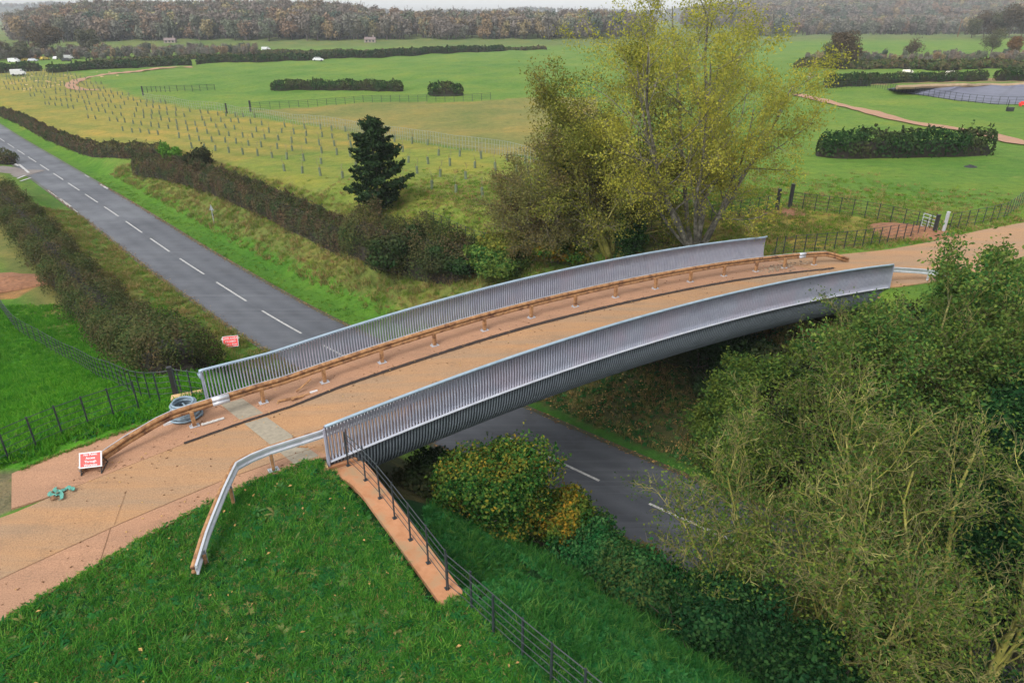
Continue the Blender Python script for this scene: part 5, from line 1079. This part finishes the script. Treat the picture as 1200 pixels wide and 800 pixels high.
turf('meadow_grass', (-40, 45, 42, 80), 60000, lambda X, Y, Z, sd, s, v: (sd > 12) & (Z > -4) & (rg.uniform(size=X.shape) > sstep(50, 78, np.hypot(X, Y))) & (v > np.interp(s, [30, 34.8, 39.2, 43.75, 54.1], [6.6, 5, 3.6, 2.9, 1.7]) + .2), [blades(17, 20, .2, .03, .28, GM['field'], 1.0), blades(18, 20, .22, .03, .28, GM['dry'], 1.0)], .7, 1.3, 'yellowish meadow grass beyond the bridge', hmul=.8)

turf('bank_ivy', (-6, 26, 22, 52), 60000, lambda X, Y, Z, sd, s, v: (sd > 4.2) & (sd < 15) & (s > 0) & (s < 33) & (v > -8) & (v < 15), [new_mesh('pale_leaf', [(0, 0, .15), (.06, .04, .17), (.13, 0, .15), (.06, -.04, .17)], [(0, 3, 2, 1)], GM['fall']), weed(21, 9, .22, .08, LM['ivy']), weed(22, 8, .26, .08, GM['dock']), blades(23, 16, .26, .03, .25, GM['dry'], .9)], .6, 1.3, 'ivy, weeds and rough grass on the shaded bank under the bridge', cat='ivy')
X = rg.uniform(-14.5, 33, 9000); V_ = rg.uniform(-4, 6.4, 9000); k = (V_ > vLow(X) + .05) & ((np.abs(V_ - vDrain(X)) < np.abs(rg.normal(0, .35, 9000))) | (np.abs(V_ - vLow(X)) < np.abs(rg.normal(0, .5, 9000))) | (rg.uniform(size=9000) < .10)) & ((X > -7.5) | (V_ < 2.6)); X, V_ = X[k], V_[k]; gx_, gy_ = xy_of(X, V_)
gs = [MB().box((0, 0, .008), q) for q in ((.05, .03, .016), (.03, .03, .012), (.08, .02, .012))]; gsm = [new_mesh('grit_bit', b.V[0], b.F, M['timber_dark']) for b in gs] + [new_mesh('grit_leaf', [(0, 0, .012), (.04, .025, .02), (.09, 0, .012), (.04, -.025, .02)], [(0, 3, 2, 1)], GM['fall'])]
ed = rg.uniform(-14, -.6, 900); gv = vLow(ed) + np.abs(rg.normal(0, .09, 900)) - .02; ex_, ey_ = xy_of(ed, gv)
scatter('edge_tufts', np.c_[ex_, ey_, prof(ed) + .02], rg.uniform(.3, .8, 900), rg.uniform(0, 6, 900), [blades(91, 12, .10, .02, .09, GM['pasture'], 1.2), weed(92, 6, .10, .04, GM['dock'])], 'small tufts creeping over the pavement edge', 'grass')
ed = rg.uniform(-8.7, -2.8, 500); gv = vFar(ed) - np.abs(rg.normal(0, .08, 500)) + .04; ex_, ey_ = xy_of(ed, gv)
scatter('edge_tufts', np.c_[ex_, ey_, prof(ed) + .02], rg.uniform(.3, .9, 500), rg.uniform(0, 6, 500), [blades(93, 12, .10, .02, .09, GM['pasture'], 1.2), blades(94, 10, .10, .02, .09, GM['dry'], 1.2)], 'small tufts creeping over the far pavement edge', 'grass')
scatter('grit', np.c_[gx_, gy_, prof(X) + .045], rg.uniform(.4, 1.2, len(X)), rg.uniform(0, 6, len(X)), gsm, 'scattered grit, bark bits and leaves on the deck and track', 'grit')
X = []; 
for side_ in (-1, 1):
    a = rg.uniform(arc_of(-60, 93), arc_of(12, 22), 2600); P = np.array([at_arc(q) for q in a]); o_ = side_ * (3.3 - np.abs(rg.normal(0, .22, len(a)))); ix = np.clip(np.searchsorted(Larc, a), 0, len(RCS) - 1); X.append(np.c_[P + RN[ix] * o_[:, None], np.full(len(a), -6.95)])
X = np.vstack(X); scatter('road_litter', X, rg.uniform(.6, 1.8, len(X)), rg.uniform(0, 6, len(X)), gsm, 'leaves and grit along the edges of the main road', 'litter')
# ------------------------------------------------------------------ young trees in guards
rg = np.random.default_rng(15)
gd = empty('sapling', (0, 0, 0), 'young tree in a pale green guard, one of the rows in the yellow field', 'sapling', 'young trees in guards in the yellow field')
MB().tube([(0, 0, 0), (0, 0, .8)], [.14, .14], 7).build('guard', M['guard'], gd); MB().box((.11, 0, .55), (.035, .035, 1.1)).build('stake', M['timber_dark'], gd)
rg = np.random.default_rng(15); tp, _ = grow(rg, [((0, 0, .1), (0, 0, 1), 1.6, .016)], [dict(n=1, len=1, ang=0, wig=.05, up=.02, seg=4, tap=.3), dict(n=7, len=.3, ang=35, wig=.1, up=.1, seg=3, t0=.55, rr=.6)])
obj('stem', wood_mesh('stem', tp, [M['twig']], (0,)), gd)
pts = []
PL = np.array(PLANT)
u = np.array([-.785, .62]); w_ = np.array([-u[1], u[0]])
for i in range(-3, 120):
    for j in range(-40, 120):
        p = np.array([0., 58.]) + u * (i * 3.3 + rg.normal(0, .22)) + w_ * (j * 5.0 + rg.normal(0, .10)); pts.append(p)
pts = np.array(pts); k = inpoly(pts[:, 0], pts[:, 1], PLANT) & in_view(pts[:, 0], pts[:, 1], np.full(len(pts), -3.), 0); pts = pts[k]; pts = pts[rg.uniform(size=len(pts)) < .9]
sd = sdist(pts[:, 0], pts[:, 1]); cx_, cy_ = G(444, 252)[:2]; k = (sd > 15) & (np.hypot(pts[:, 0] - bx, pts[:, 1] - by) > 14) & (pts[:, 0] < 2) & (np.hypot(pts[:, 0] - cx_, pts[:, 1] - cy_) > 3.5); pts = pts[k]
pts = pts[np.argsort(np.hypot(pts[:, 0], pts[:, 1]))]; far_pts = pts[255:]; pts = pts[:255]; Zs = Zf(pts[:, 0], pts[:, 1])
for i, (p, z) in enumerate(zip(pts, Zs)):
    o = gd if i == 0 else copy_tree(gd); o.location = (p[0], p[1], z); o.rotation_euler = (rg.normal(0, .05), rg.normal(0, .05), rg.uniform(0, 6)); o.scale = (1, 1, rg.uniform(.85, 1.15))
if len(far_pts):
    b = MB().tube([(0, 0, 0), (0, 0, .95)], [.13, .13], 5); me = new_mesh('far_guard', np.vstack(b.V), b.F, M['guard']); Zs = Zf(far_pts[:, 0], far_pts[:, 1])
    scatter('far_saplings', np.c_[far_pts, Zs], np.ones(len(far_pts)), rg.uniform(0, 6, len(far_pts)), [me], 'distant rows of tiny tree guards at the far left of the yellow field', 'saplings')
# pale mulch pats round the far left saplings
mp_ = gpoly([(0, 92), (60, 86), (125, 84), (180, 80), (130, 92), (60, 104), (0, 112)]); X = rg.uniform(-420, -60, 4000); Y = rg.uniform(110, 420, 4000); k = inpoly(X, Y, mp_); X, Y = X[k][:170], Y[k][:170]
b = MB().tube([(0, 0, -.05), (0, 0, .12)], [.5, .32], 7); scatter('mulch', np.c_[X, Y, Zf(X, Y)], rg.uniform(.6, 1.3, len(X)), rg.uniform(0, 6, len(X)), [new_mesh('mulch_pat', np.vstack(b.V), b.F, surf('straw_mulch', (.38, .27, .12), (.5, .36, .18), 3, 1))], 'straw-coloured mulch around the farthest saplings', 'mulch')

# ------------------------------------------------------------------ far tracks, reservoir
def far_path(pts, w, name, wv=None):
    P = smooth(resample(np.array(gpoly(pts)), 1.5), 4); T, N = frame_line(P); z0 = Zf(P[:, 0], P[:, 1]); V = []
    for i in range(len(P)):
        for o in (w / 2, 0, -w / 2):
            x, y = P[i] + N[i] * o * (1 + .1 * math.sin(i * .31)); V.append((x, y, gz(x, y) + .10 + .0004 * P[i, 1]))
    n = len(P); tag(obj(name, new_mesh(name, V, np.array([(i * 3 + j, (i + 1) * 3 + j, (i + 1) * 3 + j + 1, i * 3 + j + 1) for i in range(n - 1) for j in range(2)]), M['margin'], True)), kind='structure')
far_path([(1260, 176), (1200, 170), (1160, 158), (1120, 151.5), (1075, 146), (1040, 138), (1000, 127), (965, 118), (935, 111)], 2.6, 'far_track')
far_path([(112, 106.5), (92, 105.5), (82, 101.5), (84, 98), (105, 91), (135, 86), (175, 82), (225, 79)], 3.0, 'far_track')
res = empty('reservoir_liner', G(1049, 107), 'grey-blue sheet lining the sloping bank of the reservoir at the right', 'pond liner')
I = Matrix.Translation(-res.location); nw = 60; V = []
bot = np.array([G(*p) for p in [(1040, 104.5), (1076, 111.5), (1117, 117.5), (1155, 121.5), (1200, 123), (1270, 125)]]); top = np.array([G(*p, 1.6) for p in [(1051, 102.5), (1100, 100.5), (1130, 100), (1160, 99.6), (1200, 99), (1270, 98)]])
bb = resample(bot, 1.2); tt = resample(top, 1.2); nn_ = 60; ti = np.linspace(0, 1, nn_)
B_ = np.array([bb[int(q * (len(bb) - 1))] for q in ti]); T_ = np.array([tt[int(q * (len(tt) - 1))] for q in ti]); V = []
for i in range(nn_):
    for j in range(9):
        u_ = j / 8; p = B_[i] * (1 - u_) + T_[i] * u_; g0 = gz(p[0], p[1]); V.append((p[0], p[1], g0 + .12 + 1.5 * u_ + .06 * math.sin(i * .9) * u_))
Fs = np.array([(i * 9 + j, (i + 1) * 9 + j, (i + 1) * 9 + j + 1, i * 9 + j + 1) for i in range(nn_ - 1) for j in range(8)])
V = np.array(V); Vb = V.copy(); Vb[:, 2] -= .25; n0 = len(V)
rim = [i * 9 for i in range(nn_)] + [(nn_ - 1) * 9 + j for j in range(1, 9)] + [i * 9 + 8 for i in range(nn_ - 1)][::-1] + [j for j in range(1, 8)][::-1]
Fr = np.array([(a_, rim[(q + 1) % len(rim)], rim[(q + 1) % len(rim)] + n0, a_ + n0) for q, a_ in enumerate(rim)])
obj('sheet', new_mesh('sheet', np.vstack([V, Vb]), np.vstack([Fs, Fs[:, ::-1] + n0, Fr]), M['liner']), res).matrix_parent_inverse = I
e = MB().tube([(p[0], p[1], gz(p[0], p[1]) + 1.6) for p in T_[::3]], .45, 6).build('earth_rim', surf('rim_earth', (.22, .15, .09), (.32, .23, .14), 1, 1), res); e.matrix_parent_inverse = I

# ------------------------------------------------------------------ signs
def text_mesh(txt, size, mat, parent, loc, rot, name='lettering'):
    c = bpy.data.curves.new(name, 'FONT'); c.body = txt; c.size = size; c.align_x = 'CENTER'; c.align_y = 'CENTER'; c.extrude = .0015; c.space_line = 1.12; c.offset = .0022
    t = bpy.data.objects.new(name, c); COL.objects.link(t); bpy.context.view_layer.update(); me = bpy.data.meshes.new_from_object(t.evaluated_get(bpy.context.evaluated_depsgraph_get())); me.materials.clear(); me.materials.append(mat)
    bpy.data.objects.remove(t); o = obj(name, me, parent, loc); o.rotation_euler = rot; return o
def road_sign(loc, rz, w, h, tilt, txt, size, label, leg=.28):
    root = empty('temporary_sign', loc, label, 'sign', rz=rz); t = R(tilt); Mx = Matrix.Rotation(-t, 3, 'X'); c = Vector((0, 0, leg)) + Mx @ Vector((0, 0, h / 2)); 
    b = MB().box(c, (w, .03, h), M=np.array(Mx)); b.build('panel', M['red'], root)
    for q, sz in (((0, 0, h / 2), (w + .05, .05, .035)), ((0, 0, -h / 2), (w + .05, .05, .035)), ((w / 2, 0, 0), (.035, .05, h)), ((-w / 2, 0, 0), (.035, .05, h))): MB().box(c + Mx @ Vector(q), sz, M=np.array(Mx)).build('frame_bar', M['white'], root)
    for s_ in (-1, 1):
        b = MB().tube([c + Mx @ Vector((s_ * w * .47, .03, -h / 2)), Vector((s_ * w * .47, -.12, 0))], .018, 6); b.tube([c + Mx @ Vector((s_ * w * .47, .03, h * .2)), Vector((s_ * w * .47, .42 + h * .3, 0))], .018, 6); b.tube([Vector((s_ * w * .47, -.12, .01)), Vector((s_ * w * .47, .42 + h * .3, .01))], .018, 6); b.build('leg', M['darkpost'], root)
    text_mesh(txt, size, M['white'], root, c + Mx @ Vector((0, -.022, 0)), (math.pi / 2 - t, 0, 0)); return root
x, y, z = G(110, 552); road_sign((*xy_of(-6.72, 3.75), .47), .22, .64, .47, 38, 'No Public\nAccess\nThrough\nWorksite', .102, 'red temporary sign with white lettering on the pavement at the end of the guard rail', .22)
x, y, z = G(271, 408); road_sign((x, y, z), .25, 1.0, .75, 35, 'ROAD AHEAD\nCLOSED\n7pm - 5am', .19, 'red temporary sign lying back on the left grass verge beside the main road', .12)
x, y, z = G(251, 262); sg = empty('triangle_sign', (x, y, z), 'back of a small triangular road sign on a grey post on the verge', 'sign', rz=-.5)
MB().tube([(0, 0, 0), (0, 0, 1.9)], .035, 8).build('post', M['galv'], sg); b = MB(); b.add([(-.36, 0, 1.45), (.36, 0, 1.45), (0, 0, 2.08), (-.36, .02, 1.45), (.36, .02, 1.45), (0, .02, 2.08)], [(0, 1, 2), (5, 4, 3), (0, 3, 4, 1), (1, 4, 5, 2), (2, 5, 3, 0)]); b.build('plate', surf('grey_plate', (.16, .18, .18), (.22, .24, .24), 4, .6), sg)
MB().box((0, .01, .95), (.32, .02, .22)).build('small_plate', M['darkpost'], sg)

# ------------------------------------------------------------------ loose things on the track
px_, py_ = xy_of(-3.5, 5.75); cp = empty('pipe_coil', (px_, py_, .46), 'coil of grey corrugated pipe standing behind the guard rail', 'coil')
b = MB(); a = np.linspace(0, 2 * math.pi * 9.5, 330); tt_ = a / a[-1]; lay = np.floor(a / (2 * math.pi)); rr = .56 - .024 * a / (2 * math.pi) + .03 * np.sin(a * .37); P = np.stack([rr * np.cos(a), rr * np.sin(a), .06 + .066 * a / (2 * math.pi)], 1)
b.tube(P, .043 + .004 * np.sin(np.arange(330) * 2.1), 7); b.build('outer_coils', M['pipe'], cp, True)
b = MB(); a = np.linspace(0, 2 * math.pi * 5, 170); rr = .42 - .03 * np.sin(a * .6); b.tube(np.stack([rr * np.cos(a + 1), rr * np.sin(a + 1), .10 + .105 * a / (2 * math.pi)], 1), .043, 7); b.tube([(.2, -.1, .4), (0, .05, .5), (-.15, .25, .45), (-.3, .3, .35)], .04, 7); b.build('inner_coils', M['pipe'], cp, True)
x, y = xy_of(-4.15, 5.55); o = MB().box((0, 0, .06), (.32, .12, .1), .6).tube([(-.25, 0, .04), (-.1, .03, .08)], .05, 8).build('white_block', M['white'], loc=(x, y, .47)); tag(o, 'small white block at the left foot of the pipe coil', 'block')
x, y = xy_of(-2.75, 4.75); b = MB().box((0, 0, .04), (.8, .11, .03), AN + .05)
for i in range(5): b.box((-.3 + i * .15, -.2 + i * .10, .055), (.06, .1, .03), AN)
tag(b.build('white_board', M['concrete_pale'], loc=(x, y, .5)), 'pale ribbed board lying under the guard rail beside the pipe coil', 'board')
x, y = xy_of(.3, 4.72); o = MB().box((0, 0, .03), (1.35, .10, .05), AN - .12).box((.1, -.1, .055), (.5, .07, .04), AN).build('timber_offcut', M['timber'], loc=(x, y, .57)); tag(o, 'brown timber offcut lying flat on the deck behind the drain line', 'timber')
x, y = xy_of(1.02, 4.68); o = MB().box((0, 0, .03), (.3, .07, .06), AN).build('white_tube', M['white'], loc=(x, y, .62)); tag(o, 'short white strip at the end of the timber offcut', 'strip')
x, y = xy_of(.75, 5.0); o = MB().box((0, 0, .25), (.75, .07, .04), M=np.array(Matrix.Rotation(AN, 3, 'Z') @ Matrix.Rotation(-.55, 3, 'Y'))).build('timber_batten', M['timber'], loc=(x, y, .62)); tag(o, 'thin timber batten leaning on the guard rail', 'timber')
x, y = xy_of(-.55, 1.35); tag(MB().box((0, 0, .03), (.42, .06, .05), -.15).build('timber_scrap', M['timber'], loc=(x, y, .52)), 'little brown timber scrap on the concrete joint by the grey rail', 'timber')
x, y = xy_of(-7.75, 3.3); rg = np.random.default_rng(8); root = empty('green_straps', (x, y, .44), 'crumpled green straps dropped on the pavement in front of the red sign', 'straps')
for k in range(4):
    p = np.array([rg.uniform(-.45, .35), rg.uniform(-.1, .12), .04]); d = rg.uniform(-.6, .6); V = []
    for i in range(12):
        p = p + np.array([math.cos(d) * .065, math.sin(d) * .065, 0]); p[2] = .03 + .05 * abs(math.sin(i * 1.1 + k)); d += rg.normal(0, .5); s_ = np.array([-math.sin(d), math.cos(d), .3]) * .055; V += [p - s_, p + s_, p + s_ + (0, 0, .012), p - s_ + (0, 0, .012)]
    Fs = [(i * 4 + j, i * 4 + (j + 1) % 4, (i + 1) * 4 + (j + 1) % 4, (i + 1) * 4 + j) for i in range(11) for j in range(4)]; MB().add(V, Fs).build('strap', M['strap'] if k < 3 else M['timber_dark'], root)
def mound(name, x, y, r, h, mat, label, seed, z=None, sx=1.0):
    rg = np.random.default_rng(seed); n, m = 20, 8; V = [(0, 0, h)]
    for i in range(1, m + 1):
        for j in range(n): q = i / m; a = j / n * 6.283; rr = r * q * (1 + .12 * math.sin(3 * a + seed) + rg.normal(0, .03)); V.append((rr * math.cos(a) * sx, rr * math.sin(a), h * (1 - q) ** .8 * (1 + rg.normal(0, .12)) - .05 * (q > .95)))
    Fs = [(0, 1 + j, 1 + (j + 1) % n) for j in range(n)] + [(1 + (i - 1) * n + j, 1 + i * n + j, 1 + i * n + (j + 1) % n, 1 + (i - 1) * n + (j + 1) % n) for i in range(1, m) for j in range(n)]
    return tag(obj(name, new_mesh(name, V, Fs, mat), None, (x, y, (gz(x, y) if z is None else z))), label, 'soil heap')
x, y, _ = G(1062, 272); mound('soil_heap', x, y, 2.4, .5, M['soil'], 'reddish heap of turned soil beside the steel gate', 2, sx=1.3); x, y, _ = G(1108, 274); mound('soil_heap', x, y, .9, .12, M['soil'], 'small bare soil patch at the foot of the pale gate post', 3)
x, y, _ = G(918, 248); mound('soil_heap', x, y, 1.4, .1, M['soil'], 'bare soil between the two tall gate posts', 5, sx=1.6); x, y, _ = G(905, 251); 
x, y = xy_of(28.6, 4.4); rg = np.random.default_rng(12); b = MB()
for i in range(150): b.box((rg.normal(0, 1.5), rg.normal(0, .28), .02), (rg.uniform(.03, .14), rg.uniform(.03, .1), rg.uniform(.02, .06)), rg.uniform(0, 3))
o = b.build('stone_rubble', surf('rubble', (.12, .09, .07), (.4, .3, .2), 7, 1), loc=(x, y, float(prof(28.6)) + .05)); o.rotation_euler = (0, R(3.2), AN); tag(o, 'loose stone rubble under the far end of the brown guard rail', 'rubble', kind='stuff')
x, y, z = G(36, 331); mound('soil_heap', x - 2, y, 2.6, .35, M['soil'], 'orange-brown soil heap at the left edge by the wild hedge', 7, sx=1.5)
x, y, z = G(1137, 196); mound('dark_heap', x, y, .5, .25, M['darkpost'], 'small black lump lying in the right field', 8, sx=1.4)['category'] = 'lump'
# red and black kit at the right edge
x, y, z = G(1200, 124.5); o = MB().box((0, 0, .42), (1.7, .7, .4)).box((0, 0, .72), (1.2, .5, .2)).box((-.7, 0, .1), (.12, .6, .24)).box((.7, 0, .1), (.12, .6, .24)).build('red_skid', M['red'], loc=(x, y, z)); tag(o, 'red machine on skids beside the reservoir fence', 'machine')
x, y, z = G(1183, 130.5); o = MB().box((0, 0, .35), (1.0, .6, .6)).box((-.5, 0, .9), (.08, .08, 1.8)).build('black_pump', M['darkpost'], loc=(x, y, z)); tag(o, 'black pump with an upright pipe in front of the reservoir fence', 'pump')
x, y, z = G(1063, 107); tag(MB().box((0, 0, .6), (.7, .1, .9)).box((0, 0, .1), (.08, .08, .3)).build('red_notice', M['red'], loc=(x, y, z)), 'tiny red notice on the reservoir fence', 'sign')

# ------------------------------------------------------------------ vehicles, animals, buildings far off
def car(px, py, rz, L_, hgt, mat, label, van=False, name='parked_car', group=None):
    x, y, z = G(px, py); r_ = empty(name, (x, y, z), label, 'van' if van else 'car', group, rz); wv = 1.75 if not van else 1.95; a = L_ / 2
    sec = [(-a, .35), (-a, .85), (-a * .85, .95), (-a * .62, hgt), (a * .25, hgt), (a * .52, .98), (a * .95, .82), (a, .6), (a, .35)] if not van else [(-a, .35), (-a, hgt - .1), (-a + .15, hgt), (a * .55, hgt), (a * .8, 1.15), (a * .98, 1.0), (a, .7), (a, .35)]
    n = len(sec); V = [(p, s_ * wv / 2 * (.86 if q > 1.2 else 1), q) for s_ in (-1, 1) for p, q in sec]; MB().add(V, [tuple(range(n)), tuple(range(n, 2 * n))[::-1]] + [(i, i + n, (i + 1) % n + n, (i + 1) % n) for i in range(n)]).build('body', mat, r_)
    for s_ in (-1, 1): MB().box((-.05 * L_ if not van else a * .55, s_ * wv * .45, (hgt + .95) / 2), ((.5 if not van else .2) * L_, .06, (hgt - .98) * .75)).build('window', M['glass'], r_)
    for sx in (-.32, .32):
        for s_ in (-1, 1): MB().tube([(sx * L_, s_ * wv * .5 - .1, .32), (sx * L_, s_ * wv * .5 + .1, .32)], .32, 12).build('wheel', M['tyre'], r_)
car(401, 70.5, .12, 4.4, 1.5, M['white'], 'white car driving behind the long hedge at the top of the green field', name='white_car'); bpy.data.objects['white_car'].location = G(373, 71.8, 0)
car(312, 59.5, .1, 4.6, 1.9, M['white'], 'tiny white van in the far lane below the wood', True, 'distant_van')
car(22, 88.5, .5, 4.6, 2.0, M['white'], 'white van behind the hedge at the far left', True, 'white_van')
for i, (px, py, mt, v, lab) in enumerate([(17, 76.5, 'white', 1, 'big white van, leftmost of the vehicles parked below the hazy trees'), (29, 73, 'bluep', 1, 'blue van among the far parked vehicles'), (31, 75, 'yellow', 0, 'yellow car in front of the blue van'), (34, 72.5, 'white', 1, 'white van right of the blue van'), (39, 75.5, 'galv', 0, 'grey car in the middle of the far parked vehicles'), (43, 72.5, 'orange', 1, 'orange van in the far row of vehicles'), (53, 73.5, 'yellow', 0, 'yellow car at the right of the orange van'), (67, 73, 'white', 0, 'white car alone on the lane right of the yellow car'), (78, 75, 'darkpost', 0, 'dark car near the right end of the far vehicles'), (81, 72.5, 'white', 1, 'white van at the right end of the far vehicles')]):
    car(px, py - 3.0, .1 + .5 * (i % 4), 3.9 if not v else 4.3, 1.4 if not v else 1.8, M[mt], lab, bool(v), group='vehicles parked at the far left')
def beast(px, py, rz, lab):
    x, y, z = G(px, py); r_ = empty('cow', (x, y, z), lab, 'cow', 'pale cows in the far right field', rz)
    P = [(-.95, 0, 1.15), (-.8, 0, 1.1), (-.3, 0, 1.02), (.3, 0, 1.0), (.75, 0, 1.1), (1.0, 0, 1.2), (1.25, 0, 1.35), (1.5, 0, 1.25), (1.68, 0, 1.1)]; rr = [.12, .30, .36, .37, .33, .24, .17, .17, .09]
    b = MB().tube(P, rr, 8)
    for sx in (-.7, .7):
        for s_ in (-.17, .17): b.tube([(sx, s_, .95), (sx + .04, s_, .5), (sx, s_, 0)], [.13, .075, .06], 6)
    for s_ in (-1, 1): b.tube([(1.42, s_ * .1, 1.4), (1.4, s_ * .28, 1.42)], .05, 5)
    b.tube([(-1.0, 0, 1.25), (-1.08, 0, .6)], .03, 5); b.build('body', M['wool'], r_, True)
for q in ((1060, 88, .3, 'pale cow, left of the pair standing above the reservoir hedge'), (1064.5, 89, 2.9, 'pale cow, right of the pair standing above the reservoir hedge'), (948, 92, 1, 'pale cow by itself beside the yellow tree'), (1111, 89.5, .1, 'pale cow lying low behind the ragged hedge')): beast(*q)
def house(px, py, w, d, h, rz, lab):
    x, y, z = G(px, py); r_ = empty('farm_house', (x, y, z), lab, 'house', rz=rz); MB().box((0, 0, h / 2), (w, d, h)).build('wall', M['brick'], r_)
    V = [(-w / 2 - .3, -d / 2 - .3, h), (w / 2 + .3, -d / 2 - .3, h), (w / 2 + .3, d / 2 + .3, h), (-w / 2 - .3, d / 2 + .3, h), (-w / 2, 0, h + d * .3), (w / 2, 0, h + d * .3)]; rf = MB().add(V, [(0, 1, 5, 4), (2, 3, 4, 5), (0, 4, 3), (1, 2, 5), (3, 2, 1, 0)]).build('roof', M['roof'], r_)
    MB().box((w * .3, 0, h + d * .42), (.8, .6, 1.2)).build('chimney', M['brick'], rf)
    for k in (-.3, 0, .3): MB().box((w * k, -d / 2 - .02, h * .55), (1.0, .06, 1.1)).build('window', M['glass'], r_)
house(434, 50, 7, 5, 1.8, .1, 'small pale house in front of the wood in the middle'); house(200, 50.5, 7, 5, 1.6, .2, 'house half hidden at the foot of the left wood'); 
x, y, z = G(1122, 44); tag(MB().tube([(0, 0, 0), (0, 0, 11)], [.25, .18], 7).box((0, 0, 10.3), (1.8, .15, .15)).build('utility_pole', M['timber_dark'], loc=(x, y, z)), 'tall wooden pole left of the tree clump on the right skyline', 'pole')
x, y, z = G(312, 99); 
# pale standing pole in the plantation gate by the hedge
x, y, z = G(176, 196); tag(MB().box((0, 0, .6), (.5, .25, 1.2)).build('grey_cabinet', surf('cabinet', (.28, .28, .27), (.38, .38, .36), 4, .7), loc=(x, y, z)), 'grey block at the end of the roadside hedge beside the pale shrub', 'block')
# the air: pale haze
hb = MB().box((0, 1150, 45), (5600, 3300, 130)).build('haze', None); hb.data.materials.clear(); hm = bpy.data.materials.new('haze_air'); t = nodes(hm); pvn = t.nodes.new('ShaderNodeVolumePrincipled'); pvn.inputs['Color'].default_value = (.90, .95, 1, 1); pvn.inputs['Density'].default_value = HAZE = .0002; o_ = t.nodes.new('ShaderNodeOutputMaterial'); L(t, pvn.outputs[0], o_.inputs['Volume']); hb.data.materials.append(hm); hb['kind'] = 'stuff'
